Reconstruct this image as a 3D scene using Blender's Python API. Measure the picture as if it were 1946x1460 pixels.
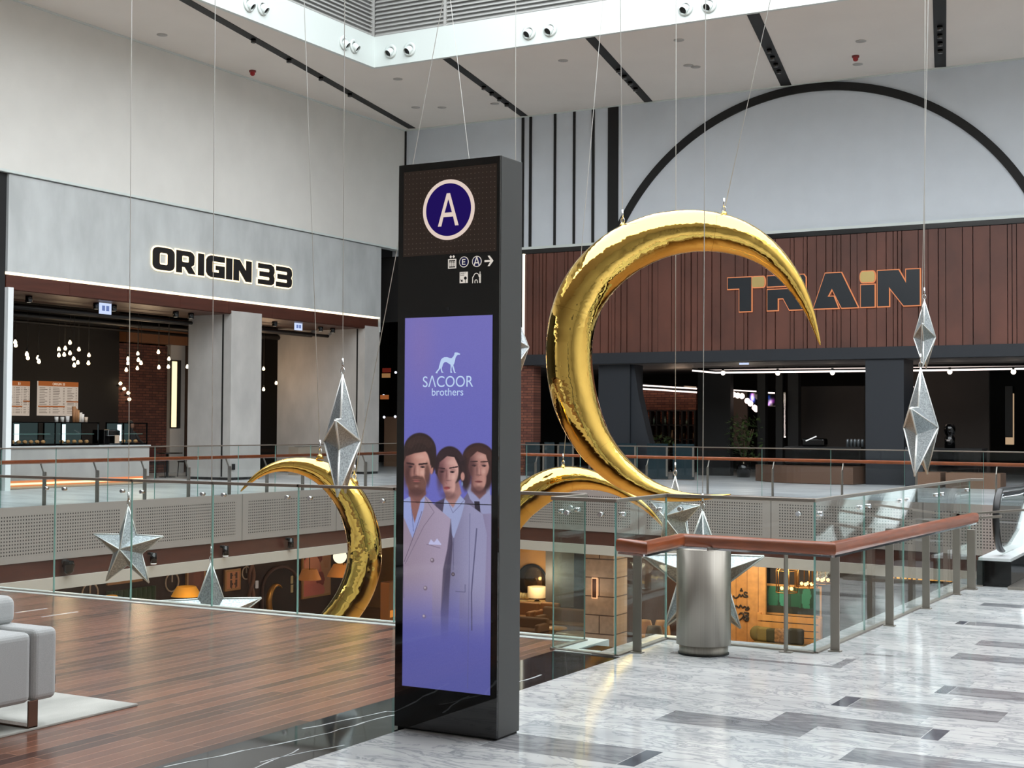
import bpy, math, random
import numpy as np
from mathutils import Vector, Matrix
random.seed(7)
SC = bpy.context.scene
for o in list(bpy.data.objects): bpy.data.objects.remove(o)
COL = SC.collection
# ------------------------------------------------------------------ camera
FPX = 2681.74; YAW, PITCH, ROLL = math.radians(29.347), math.radians(1.730), math.radians(0.334)
CAM = np.array([0, 0, 1.6])
def _axes():
    cy, sy, cp, sp = math.cos(YAW), math.sin(YAW), math.cos(PITCH), math.sin(PITCH)
    f = np.array([-sy*cp, cy*cp, sp]); r = np.array([cy, sy, 0]); u = np.cross(r, f)
    return math.cos(ROLL)*r+math.sin(ROLL)*u, -math.sin(ROLL)*r+math.cos(ROLL)*u, f
RT, UP, FW = _axes()
cd = bpy.data.cameras.new('camera'); cam = bpy.data.objects.new('camera', cd); COL.objects.link(cam)
cd.sensor_fit = 'HORIZONTAL'; cd.sensor_width = 36; cd.lens = 36*FPX/1946; cd.clip_end = 300
cam.matrix_world = Matrix(((RT[0], UP[0], -FW[0], 0), (RT[1], UP[1], -FW[1], 0), (RT[2], UP[2], -FW[2], 1.6), (0, 0, 0, 1)))
SC.camera = cam
def un(x, y, ax, v):
    """point of the photo on a real plane of the building"""
    d = (x-973)/FPX*RT-(y-730)/FPX*UP+FW; i = 'XYZ'.index(ax)
    return CAM+(v-CAM[i])/d[i]*d
# ------------------------------------------------------------------ sky, exposure, big lights
W = bpy.data.worlds.new('sky'); SC.world = W; W.use_nodes = True
bg = W.node_tree.nodes['Background']; bg.inputs[0].default_value = (0.92, 0.965, 1.0, 1); bg.inputs[1].default_value = 4.9
SC.view_settings.view_transform = 'Standard'; SC.view_settings.look = 'None'
SC.view_settings.exposure = 0.0; SC.view_settings.gamma = 1.0; SC.view_settings.use_curve_mapping = False
# planes of the building
XL, YT, ZC = -27.0, 40.4, 11.806           # cafe wall, red wall, soffit
OX, OY = -22.92, 32.68                      # skylight opening corner
EX = -21.3                                  # far walkway edge (left side)
def edgeY(x): return 33.2-(x+21.3)*0.162    # far walkway edge (back side)
# ------------------------------------------------------------------ materials
MATS = {}
def s2l(c):
    return tuple(((v/255)/12.92 if v/255 <= .04045 else ((v/255+.055)/1.055)**2.4) for v in c)
def mat(name, rgb=(128, 128, 128), rough=.5, metal=0, emit=None, es=1., spec=None, noise=None, bump=None, coat=0):
    if name in MATS: return MATS[name]
    m = bpy.data.materials.new(name); m.use_nodes = True; nt = m.node_tree; p = nt.nodes['Principled BSDF']
    c = s2l(rgb); p.inputs['Base Color'].default_value = (*c, 1)
    p.inputs['Roughness'].default_value = rough; p.inputs['Metallic'].default_value = metal
    if spec is not None: p.inputs['Specular IOR Level'].default_value = spec
    if coat: p.inputs['Coat Weight'].default_value = coat; p.inputs['Coat Roughness'].default_value = .05
    if emit: p.inputs['Emission Color'].default_value = (*s2l(emit), 1); p.inputs['Emission Strength'].default_value = es
    tc = nt.nodes.new('ShaderNodeTexCoord')
    if noise:                                # (scale, amount, stretch xyz)
        sc, am, st = noise
        mp = nt.nodes.new('ShaderNodeMapping'); mp.inputs['Scale'].default_value = st
        n = nt.nodes.new('ShaderNodeTexNoise'); n.inputs['Scale'].default_value = sc; n.inputs['Detail'].default_value = 6
        r = nt.nodes.new('ShaderNodeValToRGB')
        r.color_ramp.elements[0].position = .32; r.color_ramp.elements[1].position = .68
        r.color_ramp.elements[0].color = (*[v*(1-am) for v in c], 1); r.color_ramp.elements[1].color = (*[min(1, v*(1+am)) for v in c], 1)
        nt.links.new(tc.outputs['Object'], mp.inputs[0]); nt.links.new(mp.outputs[0], n.inputs['Vector'])
        nt.links.new(n.outputs['Fac'], r.inputs[0]); nt.links.new(r.outputs[0], p.inputs['Base Color'])
    if bump:                                 # (scale, strength, distance)
        n2 = nt.nodes.new('ShaderNodeTexNoise'); n2.inputs['Scale'].default_value = bump[0]; n2.inputs['Detail'].default_value = 3
        b = nt.nodes.new('ShaderNodeBump'); b.inputs['Strength'].default_value = bump[1]; b.inputs['Distance'].default_value = bump[2]
        nt.links.new(tc.outputs['Object'], n2.inputs['Vector']); nt.links.new(n2.outputs['Fac'], b.inputs['Height']); nt.links.new(b.outputs[0], p.inputs['Normal'])
    MATS[name] = m; return m
def N(nt, t, **k):
    n = nt.nodes.new(t)
    for a, v in k.items(): setattr(n, a, v)
    return n
def math_n(nt, op, a, b=None):
    n = nt.nodes.new('ShaderNodeMath'); n.operation = op
    for i, v in enumerate((a, b)):
        if v is None: continue
        if isinstance(v, (int, float)): n.inputs[i].default_value = v
        else: nt.links.new(v, n.inputs[i])
    return n.outputs[0]
def marble(name, base, vein, scale, rough, contrast=(.42, .62), tiles=None, vs=(1, 1, 1), det=9):
    m = bpy.data.materials.new(name); m.use_nodes = True; nt = m.node_tree; p = nt.nodes['Principled BSDF']; MATS[name] = m
    tc = N(nt, 'ShaderNodeTexCoord'); mp = N(nt, 'ShaderNodeMapping'); mp.inputs['Scale'].default_value = vs; mp.inputs['Rotation'].default_value = (0, 0, .5)
    nt.links.new(tc.outputs['Object'], mp.inputs[0]); vec = mp.outputs[0]
    if tiles:                               # every tile gets its own piece of stone
        br = N(nt, 'ShaderNodeTexBrick'); br.inputs['Scale'].default_value = 1; br.inputs['Brick Width'].default_value = tiles[0]; br.inputs['Row Height'].default_value = tiles[1]
        br.inputs['Mortar Size'].default_value = .0015; br.inputs['Color1'].default_value = (0, 0, 0, 1); br.inputs['Color2'].default_value = (1, 1, 1, 1); br.inputs['Mortar'].default_value = (.5, .5, .5, 1)
        nt.links.new(tc.outputs['Object'], br.inputs['Vector'])
        vm = N(nt, 'ShaderNodeVectorMath', operation='SCALE'); vm.inputs['Scale'].default_value = 9.
        nt.links.new(br.outputs['Color'], vm.inputs[0]); va = N(nt, 'ShaderNodeVectorMath', operation='ADD')
        nt.links.new(vec, va.inputs[0]); nt.links.new(vm.outputs[0], va.inputs[1]); vec = va.outputs[0]
    n = N(nt, 'ShaderNodeTexNoise'); n.inputs['Scale'].default_value = scale; n.inputs['Detail'].default_value = det; n.inputs['Roughness'].default_value = .62; n.inputs['Distortion'].default_value = 1.1
    nt.links.new(vec, n.inputs['Vector'])
    a = math_n(nt, 'SUBTRACT', n.outputs['Fac'], .5); a = math_n(nt, 'ABSOLUTE', a); a = math_n(nt, 'MULTIPLY', a, 9.); 
    r = N(nt, 'ShaderNodeValToRGB'); e = r.color_ramp.elements
    e[0].position = 0; e[0].color = (*s2l(vein), 1); e[1].position = contrast[1]; e[1].color = (*s2l(base), 1)
    nt.links.new(a, r.inputs[0])
    n2 = N(nt, 'ShaderNodeTexNoise'); n2.inputs['Scale'].default_value = scale*.35; n2.inputs['Detail'].default_value = 4; nt.links.new(vec, n2.inputs['Vector'])
    mx = N(nt, 'ShaderNodeMix', data_type='RGBA'); mx.blend_type = 'MULTIPLY'; mx.inputs['Factor'].default_value = 1
    r2 = N(nt, 'ShaderNodeValToRGB'); r2.color_ramp.elements[0].position = .35; r2.color_ramp.elements[0].color = (.72, .74, .76, 1); r2.color_ramp.elements[1].position = .6; r2.color_ramp.elements[1].color = (1, 1, 1, 1)
    nt.links.new(n2.outputs['Fac'], r2.inputs[0]); nt.links.new(r.outputs[0], mx.inputs['A']); nt.links.new(r2.outputs[0], mx.inputs['B'])
    out = mx.outputs['Result']
    if tiles:
        m3 = N(nt, 'ShaderNodeMix', data_type='RGBA'); m3.blend_type = 'MULTIPLY'; nt.links.new(br.outputs['Fac'], m3.inputs['Factor'])
        nt.links.new(out, m3.inputs['A']); m3.inputs['B'].default_value = (.8, .8, .8, 1); out = m3.outputs['Result']
    nt.links.new(out, p.inputs['Base Color']); p.inputs['Roughness'].default_value = rough
    return m
def brick_mat(name, c1, c2, mortar, w, h, ms, rough=.8, axes='XZ', bump=0., scale=1.):
    m = bpy.data.materials.new(name); m.use_nodes = True; nt = m.node_tree; p = nt.nodes['Principled BSDF']; MATS[name] = m
    tc = N(nt, 'ShaderNodeTexCoord'); sx = N(nt, 'ShaderNodeSeparateXYZ'); cx = N(nt, 'ShaderNodeCombineXYZ')
    nt.links.new(tc.outputs['Object'], sx.inputs[0]); nt.links.new(sx.outputs['XYZ'.index(axes[0])], cx.inputs[0]); nt.links.new(sx.outputs['XYZ'.index(axes[1])], cx.inputs[1])
    br = N(nt, 'ShaderNodeTexBrick'); br.inputs['Scale'].default_value = 1/scale; br.inputs['Brick Width'].default_value = w; br.inputs['Row Height'].default_value = h
    br.inputs['Mortar Size'].default_value = ms; br.inputs['Color1'].default_value = (*s2l(c1), 1); br.inputs['Color2'].default_value = (*s2l(c2), 1); br.inputs['Mortar'].default_value = (*s2l(mortar), 1)
    br.offset_frequency = 2; br.offset = .43
    nt.links.new(cx.outputs[0], br.inputs['Vector'])
    n = N(nt, 'ShaderNodeTexNoise'); n.inputs['Scale'].default_value = 6; n.inputs['Detail'].default_value = 8
    mp = N(nt, 'ShaderNodeMapping'); mp.inputs['Scale'].default_value = (.5, 11, 1) if axes == 'YX' else (1, 1, 1)
    nt.links.new(cx.outputs[0], mp.inputs[0]); nt.links.new(mp.outputs[0], n.inputs['Vector'])
    r = N(nt, 'ShaderNodeValToRGB'); r.color_ramp.elements[0].position = .3; r.color_ramp.elements[1].position = .7
    r.color_ramp.elements[0].color = (.82, .82, .82, 1); r.color_ramp.elements[1].color = (1.1, 1.1, 1.1, 1)
    mx = N(nt, 'ShaderNodeMix', data_type='RGBA'); mx.blend_type = 'MULTIPLY'; mx.inputs['Factor'].default_value = 1
    nt.links.new(n.outputs['Fac'], r.inputs[0]); nt.links.new(br.outputs['Color'], mx.inputs['A']); nt.links.new(r.outputs[0], mx.inputs['B'])
    nt.links.new(mx.outputs['Result'], p.inputs['Base Color']); p.inputs['Roughness'].default_value = rough
    if bump:
        b = N(nt, 'ShaderNodeBump'); b.invert = True; b.inputs['Strength'].default_value = bump; b.inputs['Distance'].default_value = .01
        nt.links.new(br.outputs['Fac'], b.inputs['Height']); nt.links.new(b.outputs[0], p.inputs['Normal'])
    return m
def glass_mat(name, tint, gloss=1.0, ior=1.5):
    m = bpy.data.materials.new(name); m.use_nodes = True; nt = m.node_tree; MATS[name] = m
    for n in list(nt.nodes): nt.nodes.remove(n)
    o = N(nt, 'ShaderNodeOutputMaterial'); t = N(nt, 'ShaderNodeBsdfTransparent'); t.inputs[0].default_value = (*tint, 1)
    g = N(nt, 'ShaderNodeBsdfGlossy'); g.inputs['Roughness'].default_value = 0.0; g.inputs['Color'].default_value = (gloss, gloss, gloss, 1)
    f = N(nt, 'ShaderNodeLayerWeight'); mx = N(nt, 'ShaderNodeMixShader'); f0 = ((ior-1)/(ior+1))**2
    k = math_n(nt, 'ADD', math_n(nt, 'MULTIPLY', math_n(nt, 'POWER', f.outputs['Facing'], 5.), 1-f0), f0)
    f.inputs[0].default_value = .5; nt.links.new(k, mx.inputs[0]); nt.links.new(t.outputs[0], mx.inputs[1]); nt.links.new(g.outputs[0], mx.inputs[2]); nt.links.new(mx.outputs[0], o.inputs[0])
    return m
def emis(name, rgb, s=1.):
    if name in MATS: return MATS[name]
    m = bpy.data.materials.new(name); m.use_nodes = True; nt = m.node_tree; MATS[name] = m
    for n in list(nt.nodes): nt.nodes.remove(n)
    o = N(nt, 'ShaderNodeOutputMaterial'); e = N(nt, 'ShaderNodeEmission'); e.inputs[0].default_value = (*s2l(rgb), 1); e.inputs[1].default_value = s
    nt.links.new(e.outputs[0], o.inputs[0]); return m
def vcol_mat(name, emission=True, s=1., gloss=.0):
    m = bpy.data.materials.new(name); m.use_nodes = True; nt = m.node_tree; p = nt.nodes['Principled BSDF']; MATS[name] = m
    a = N(nt, 'ShaderNodeAttribute', attribute_name='picture')
    if emission:
        p.inputs['Base Color'].default_value = (.01, .01, .012, 1); p.inputs['Roughness'].default_value = .04
        nt.links.new(a.outputs['Color'], p.inputs['Emission Color']); p.inputs['Emission Strength'].default_value = s
    else:
        nt.links.new(a.outputs['Color'], p.inputs['Base Color']); p.inputs['Roughness'].default_value = .6
    return m

MW = mat('white_plaster', (214, 213, 208), .85, noise=(1.2, .03, (1, 1, 1)))
MWB = mat('white_panel', (202, 209, 216), .7, noise=(2., .02, (1, 1, 1)))
MCEIL = mat('soffit_grey', (222, 216, 208), .8, noise=(.6, .02, (1, 1, 1)))
MLIP = mat('white_metal', (204, 212, 209), .5)
MBLK = mat('black_matt', (10, 11, 12), .7)
MBLKG = mat('black_gloss', (6, 6, 7), .12)
MDK = mat('dark_slate', (24, 29, 36), .6)
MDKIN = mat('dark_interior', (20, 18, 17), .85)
MCONC = mat('concrete_panel', (180, 184, 184), .75, noise=(2.2, .11, (1, .8, .35)))
MCONC2 = mat('concrete_warm', (172, 170, 166), .75, noise=(2.0, .1, (1, .8, .5)))
MSTEEL = mat('brushed_steel', (165, 158, 150), .32, 1, noise=(14, .12, (30, 30, .4)))
MCHROME = mat('chrome', (225, 225, 228), .08, 1)
MPOST = mat('satin_steel', (150, 143, 135), .42, .85)
MGOLD = mat('polished_gold', (240, 198, 104), .04, 1, bump=(3.4, .55, .03))
MSTAR = mat('glitter_silver', (158, 164, 168), .36, .8, noise=(60, .35, (1, 1, 1)), bump=(120, .5, .004))
MSTARE = mat('beaded_edge', (236, 238, 236), .25, .3, bump=(60, .6, .01))
MWIRE = mat('steel_wire', (214, 214, 210), .5)
MRAIL = mat('handrail_wood', (150, 78, 42), .28, noise=(5, .22, (1, 1, 8)), coat=.3)
MBROWN = mat('brown_wood_panel', (72, 38, 28), .45, noise=(3, .15, (1, .3, 4)))
MRED = mat('red_slat_wood', (88, 50, 38), .5, noise=(1.3, .22, (1, 1, .6)))
MBEIGE = mat('beige_bulkhead', (176, 168, 158), .8)
MWARM = mat('warm_wall', (205, 150, 88), .8, noise=(1.5, .15, (1, 1, 1)))
MBLADE = mat('louvre_grey', (160, 160, 157), .6)
MPINE = mat('pine_wood', (214, 152, 84), .6, noise=(2.5, .12, (3, 3, .4)))
MSLOT = mat('slot_black', (6, 6, 6), .6)
FABRIC = mat('grey_wool', (178, 180, 180), .95, noise=(160, .1, (1, 1, 3)), bump=(400, .35, .002))
MARB = marble('white_marble', (204, 204, 203), (162, 165, 168), 3.4, .07, tiles=(.92, .31), vs=(.8, 1.9, 1), contrast=(.3, .38), det=12)
MARBG = marble('grey_marble', (150, 150, 152), (118, 119, 123), 2.5, .07, vs=(.7, 3, 1))
MARBD = marble('dark_marble', (96, 98, 106), (80, 82, 90), 2.5, .06)
MARBK = marble('black_marble', (18, 20, 22), (42, 45, 48), 1.2, .05)
MVEIN = mat('white_vein', (190, 194, 196), .06)
MARBF = marble('far_marble', (222, 224, 226), (188, 191, 195), .5, .3, vs=(.4, 1.2, 1), det=2)
MDECK = brick_mat('deck_planks', (130, 86, 68), (72, 46, 40), (176, 132, 112), 1.35, .092, .0016, .2, 'YX')
MBRICKX = brick_mat('brick_facing_x', (112, 66, 54), (80, 46, 40), (52, 36, 32), .3, .09, .012, .9, 'YZ', .5)
MBRICKY = brick_mat('brick_facing_y', (128, 78, 60), (94, 54, 44), (70, 44, 36), .3, .09, .012, .9, 'XZ', .5)
GL = glass_mat('clear_glass', (.93, .965, .95), .95, 1.35)
GLF = glass_mat('far_glass', (.93, .95, .95), .9, 1.3)
GLE = mat('green_glass_edge', (136, 176, 168), .15, emit=None)
MFRONT = mat('black_glass', (5, 5, 6), .03, spec=.6)
MPYL = mat('pylon_metal', (74, 74, 74), .45, .4)
# ------------------------------------------------------------------ mesh building
class G:
    def __init__(s): s.v = []; s.f = []; s.m = []; s.sm = []
    def add(s, vs, fs, m=0, smooth=False):
        b = len(s.v); s.v += [tuple(map(float, p)) for p in vs]
        for f in fs: s.f.append(tuple(b+i for i in f)); s.m.append(m); s.sm.append(smooth)
        return s
    def box(s, x0, x1, y0, y1, z0, z1, m=0):
        x0, x1 = min(x0, x1), max(x0, x1); y0, y1 = min(y0, y1), max(y0, y1); z0, z1 = min(z0, z1), max(z0, z1)
        return s.add([(x0, y0, z0), (x1, y0, z0), (x1, y1, z0), (x0, y1, z0), (x0, y0, z1), (x1, y0, z1), (x1, y1, z1), (x0, y1, z1)],
                     [(0, 3, 2, 1), (4, 5, 6, 7), (0, 1, 5, 4), (1, 2, 6, 5), (2, 3, 7, 6), (3, 0, 4, 7)], m)
    def prism(s, poly, pl, a, b, m=0, mt=None, ms=None):
        """poly in plane pl ('XY','XZ','YZ'), extruded from a to b along the third axis"""
        n = len(poly)
        def P(p, t): return {'XY': (p[0], p[1], t), 'XZ': (p[0], t, p[1]), 'YZ': (t, p[0], p[1])}[pl]
        s.add([P(p, a) for p in poly]+[P(p, b) for p in poly], [tuple(range(n))[::-1]], m)
        k = len(s.v)-2*n
        s.f.append(tuple(k+n+i for i in range(n))); s.m.append(m if mt is None else mt); s.sm.append(False)
        for i in range(n):
            j = (i+1) % n; s.f.append((k+i, k+j, k+n+j, k+n+i)); s.m.append(m if ms is None else ms); s.sm.append(False)
        return s
    def beam(s, p, q, w, h, m=0, up=(0, 0, 1)):
        p, q = Vector(p), Vector(q); d = (q-p).normalized(); u = Vector(up); r = d.cross(u)
        if r.length < 1e-4: r = d.cross(Vector((0, 1, 0)))
        r.normalize(); u = r.cross(d)
        c = [(-w/2, -h/2), (w/2, -h/2), (w/2, h/2), (-w/2, h/2)]
        return s.add([p+r*a+u*b for a, b in c]+[q+r*a+u*b for a, b in c], [(0, 1, 2, 3), (7, 6, 5, 4), (0, 4, 5, 1), (1, 5, 6, 2), (2, 6, 7, 3), (3, 7, 4, 0)], m)
    def tube(s, pts, r, n=10, m=0, cap=True, sq=(1, 1)):
        pts = [Vector(p) for p in pts]; k = len(pts); rr = r if hasattr(r, '__len__') else [r]*k
        nrm = None; vs = []
        for i, p in enumerate(pts):
            d = (pts[min(i+1, k-1)]-pts[max(i-1, 0)]).normalized()
            if nrm is None:
                a = Vector((0, 0, 1)) if abs(d.z) < .9 else Vector((1, 0, 0)); nrm = (a-d*a.dot(d)).normalized()
            else: nrm = (nrm-d*nrm.dot(d)).normalized()
            b = d.cross(nrm)
            for j in range(n):
                t = 2*math.pi*j/n; vs.append(p+nrm*(math.cos(t)*rr[i]*sq[0])+b*(math.sin(t)*rr[i]*sq[1]))
        fs = [(i*n+j, i*n+(j+1) % n, (i+1)*n+(j+1) % n, (i+1)*n+j) for i in range(k-1) for j in range(n)]
        s.add(vs, fs, m, True)
        if cap:
            b = len(s.v)-len(vs)
            s.f += [tuple(b+j for j in range(n))[::-1], tuple(b+(k-1)*n+j for j in range(n))]; s.m += [m, m]; s.sm += [False, False]
        return s
    def lathe(s, prof, c, n=24, m=0, axis='Z'):
        vs = []
        for r, h in prof:
            for j in range(n):
                t = 2*math.pi*j/n; a, b = r*math.cos(t), r*math.sin(t)
                vs.append({'Z': (c[0]+a, c[1]+b, c[2]+h), 'Y': (c[0]+a, c[1]+h, c[2]+b), 'X': (c[0]+h, c[1]+a, c[2]+b)}[axis])
        k = len(prof)
        fs = [(i*n+j, i*n+(j+1) % n, (i+1)*n+(j+1) % n, (i+1)*n+j) for i in range(k-1) for j in range(n)]
        return s.add(vs, fs, m, True)
    def ball(s, c, r, n=10, m=0, sc=(1, 1, 1)):
        k = max(4, n//2+1); vs = []; fs = []
        for i in range(k+1):
            ph = math.pi*i/k
            for j in range(n):
                t = 2*math.pi*j/n; vs.append((c[0]+r*sc[0]*math.sin(ph)*math.cos(t), c[1]+r*sc[1]*math.sin(ph)*math.sin(t), c[2]+r*sc[2]*math.cos(ph)))
        fs = [(i*n+j, (i+1)*n+j, (i+1)*n+(j+1) % n, i*n+(j+1) % n) for i in range(k) for j in range(n)]
        return s.add(vs, fs, m, True)
    def build(s, name, mats, parent=None, bevel=0, seg=2, smooth=None):
        me = bpy.data.meshes.new(name); me.from_pydata(s.v, [], s.f)
        for mm in (mats if isinstance(mats, (list, tuple)) else [mats]): me.materials.append(mm)
        me.polygons.foreach_set('material_index', s.m); me.polygons.foreach_set('use_smooth', [True]*len(s.f) if smooth else s.sm)
        me.update(); return link(name, me, parent, bevel, seg)
def link(name, me, parent=None, bevel=0, seg=2):
    o = bpy.data.objects.new(name, me); COL.objects.link(o)
    if parent is not None:
        o.parent = parent; o.matrix_parent_inverse = WM[parent.name].inverted()
    WM[o.name] = Matrix.Identity(4)
    if bevel:
        b = o.modifiers.new('bevel', 'BEVEL'); b.width = bevel; b.segments = seg; b.limit_method = 'ANGLE'
    return o
WM = {}
def thing(name, label, cat, loc=(0, 0, 0), group=None):
    o = bpy.data.objects.new(name, None); COL.objects.link(o); o.location = tuple(map(float, loc)); o.empty_display_size = .1
    WM[o.name] = Matrix.Translation(o.location); o['label'] = label; o['category'] = cat
    if group: o['group'] = group
    return o
def tag(o, label, cat, group=None):
    o['label'] = label; o['category'] = cat
    if group: o['group'] = group
    return o
def struct(o): o['kind'] = 'structure'; return o
def copy_tree(o, parent=None):
    c = o.copy(); COL.objects.link(c)
    if parent is not None: c.parent = parent; c.matrix_parent_inverse = o.matrix_parent_inverse.copy()
    for ch in [x for x in bpy.data.objects if x.parent == o]: copy_tree(ch, c)
    return c
def shape2d(name, loops, depth, mats, origin, ax, ay, parent=None, offset=0.):
    """filled outline (holes allowed) extruded; ax, ay = world directions of the outline's x and y"""
    cu = bpy.data.curves.new(name, 'CURVE'); cu.dimensions = '2D'; cu.fill_mode = 'BOTH'; cu.extrude = depth/2; cu.offset = offset
    for lp in loops:
        sp = cu.splines.new('POLY'); sp.points.add(len(lp)-1)
        for i, p in enumerate(lp): sp.points[i].co = (p[0], p[1], 0, 1)
        sp.use_cyclic_u = True
    return _curve_mesh(name, cu, mats, origin, ax, ay, parent)
def _curve_mesh(name, cu, mats, origin, ax, ay, parent):
    t = bpy.data.objects.new('tmp', cu); COL.objects.link(t)
    dg = bpy.context.evaluated_depsgraph_get(); dg.update()
    me = bpy.data.meshes.new_from_object(t.evaluated_get(dg)); bpy.data.objects.remove(t); me.name = name
    ax, ay = Vector(ax), Vector(ay); az = ax.cross(ay); o = Vector(origin)
    M = Matrix(((ax.x, ay.x, az.x, o.x), (ax.y, ay.y, az.y, o.y), (ax.z, ay.z, az.z, o.z), (0, 0, 0, 1)))
    me.transform(M); me.materials.clear()
    for mm in (mats if isinstance(mats, (list, tuple)) else [mats]): me.materials.append(mm)
    return link(name, me, parent)
def text3d(name, txt, size, depth, mt, origin, ax, ay, parent=None, align='CENTER', offset=0., sx=1.):
    cu = bpy.data.curves.new(name, 'FONT'); cu.body = txt; cu.size = size; cu.extrude = depth/2; cu.align_x = align; cu.offset = offset
    return _curve_mesh(name, cu, mt, origin, Vector(ax)*sx, ay, parent)
def rr(x0, y0, x1, y1, r, n=5):
    o = []
    for cx, cy, a in ((x1-r, y0+r, -90), (x1-r, y1-r, 0), (x0+r, y1-r, 90), (x0+r, y0+r, 180)):
        for i in range(n+1):
            t = math.radians(a+90*i/n); o.append((cx+r*math.cos(t), cy+r*math.sin(t)))
    return o
def circ(cx, cy, r, n=48, ry=None): return [(cx+r*math.cos(2*math.pi*i/n), cy+(ry or r)*math.sin(2*math.pi*i/n)) for i in range(n)]
def lamp(kind, loc, energy, color=(1, 1, 1), size=.3, size_y=None, rot=None, name='light'):
    l = bpy.data.lights.new(name, kind); l.energy = energy; l.color = color
    if kind == 'AREA':
        l.size = size
        if size_y: l.shape = 'RECTANGLE'; l.size_y = size_y
    else: l.shadow_soft_size = size
    o = bpy.data.objects.new(name, l); COL.objects.link(o); o.location = loc
    if rot: o.rotation_euler = rot
    return o
def grid_picture(name, p00, pu, pv, nu, nv, rgb, mt, parent=None):
    """flat picture: grid from p00 (top left) along pu and down pv; rgb = array nv x nu x 3 (0..1 srgb)"""
    p00, pu, pv = map(np.array, (p00, pu, pv)); I, J = np.meshgrid(np.arange(nu+1)/nu, np.arange(nv+1)/nv)
    V = p00+I[..., None]*pu+J[..., None]*pv; V = V.reshape(-1, 3)
    a = (np.arange(nv)[:, None]*(nu+1)+np.arange(nu)[None]).ravel(); F = np.stack([a, a+nu+1, a+nu+2, a+1], 1)
    me = bpy.data.meshes.new(name); me.from_pydata([], [], []); me.vertices.add(len(V)); me.vertices.foreach_set('co', V.ravel())
    me.loops.add(F.size); me.loops.foreach_set('vertex_index', F.ravel().astype(np.int32)); me.polygons.add(len(F)); me.polygons.foreach_set('loop_start', (np.arange(len(F))*4).astype(np.int32))
    me.update(calc_edges=True); lin = np.where(rgb <= .04045, rgb/12.92, ((rgb+.055)/1.055)**2.4).reshape(-1, 3)
    at = me.color_attributes.new('picture', 'FLOAT_COLOR', 'CORNER'); c = np.ones((F.size, 4)); c[:, :3] = np.repeat(lin, 4, 0)
    at.data.foreach_set('color', c.ravel().astype(np.float32)); me.materials.append(mt)
    return link(name, me, parent)
# ================================================================== SETTING
zA = un(0, 322, 'X', XL)[2]; zB = un(18, 517, 'X', XL)[2]; zBr = un(18, 550, 'X', XL)[2]
zB = (zB+un(725.5, 602.5, 'X', XL)[2])/2
yJ0 = un(18.5, 400, 'X', XL)[1]; yJ1 = un(726, 540, 'X', XL)[1]
zT1 = un(994, 472, 'Y', YT)[2]; zT0 = un(1400, 667, 'Y', YT)[2]
# near floor (deck, black border, white hall floor)
ES = 15.6
g = G()
g.prism([(-40, -9), (-4.70, -9), (-4.70, 9.42), (-40, 9.42)], 'XY', -.3, 0)
struct(g.build('floor_deck', MDECK))
g = G()
g.prism([(-4.70, -9), (-4.17, -9), (-4.17, 8.98), (-4.70, 8.98)], 'XY', -.3, 0)
for pts in ([(-4.66, 5.0), (-4.45, 5.9), (-4.42, 6.5), (-4.3, 7.1)], [(-4.62, 6.0), (-4.5, 6.6), (-4.22, 6.75)], [(-4.66, 7.4), (-4.5, 7.6), (-4.35, 7.5), (-4.3, 8.2)], [(-4.35, 5.3), (-4.2, 5.9)], [(-4.5, 4.6), (-4.3, 5.2), (-4.35, 5.7)]):
    q = []
    for a, b in zip(pts, pts[1:]):
        for k in range(6): t = k/6; q.append((a[0]+(b[0]-a[0])*t+random.uniform(-.015, .015), a[1]+(b[1]-a[1])*t))
    for i in range(len(q)-1):
        w = .004+.005*random.random(); (ax, ay), (bx, by) = q[i], q[i+1]
        g.add([(ax-w, ay, .0006), (ax+w, ay, .0006), (bx+w, by, .0006), (bx-w, by, .0006)], [(0, 1, 2, 3)], 1)
struct(g.build('floor_border', [MARBK, MVEIN]))
g = G()
g.prism([(-4.17, -9), (12, -9), (12, ES), (-3.22, ES), (-3.22, 10.12), (-4.40, 10.12), (-4.40, 8.98), (-4.17, 8.98)], 'XY', -.3, 0)
INL = [(-3.62, -2.87, 6.13, 6.48, 1), (-2.865, -2.775, 6.13, 6.48, 2), (-1.98, -.9, 6.76, 7.07, 1), (-3.12, -2.3, 7.15, 7.46, 1), (-2.57, -1.755, 7.46, 7.75, 1),
       (-1.75, -1.66, 7.44, 7.72, 2), (-2.41, -2.315, 8.07, 8.38, 2), (-2.31, -1.48, 8.06, 8.38, 1), (-1.98, -1.905, 8.77, 9.05, 2), (-1.9, -1.0, 8.77, 9.05, 1),
       (-2.18, -1.3, 10.14, 10.42, 1), (-2.16, -1.2, 10.86, 11.13, 1), (-2.53, -2.46, 11.94, 12.15, 2), (-2.45, -1.6, 11.94, 12.15, 1), (-2.6, -1.2, 13.3, 13.55, 1),
       (-3.95, -2.72, 9.33, 9.40, 1), (-2.80, -2.73, 9.40, 9.75, 1), (-1.3, -.5, 5.5, 5.8, 1), (-2.75, -2.55, 9.98, 10.06, 1), (-1.2, -.3, 12.6, 12.9, 1)]
for x0, x1, y0, y1, m in INL: g.add([(x0, y0, .0005), (x1, y0, .0005), (x1, y1, .0005), (x0, y1, .0005)], [(0, 1, 2, 3)], m)
struct(g.build('floor_marble', [MARB, MARBG, MARBD]))
g = G(); g.box(-40, -4.58, 9.42, 9.66, -.3, .004); g.box(-4.70, -4.58, 8.98, 9.42, -.3, .004); g.box(-4.58, -4.40, 8.98, 9.14, -.3, .004)
g.box(-40, -4.58, 9.3, 9.6, -1.1, -.301)
struct(g.build('trim_edge_stone', mat('white_stone', (214, 218, 216), .2)))
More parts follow.
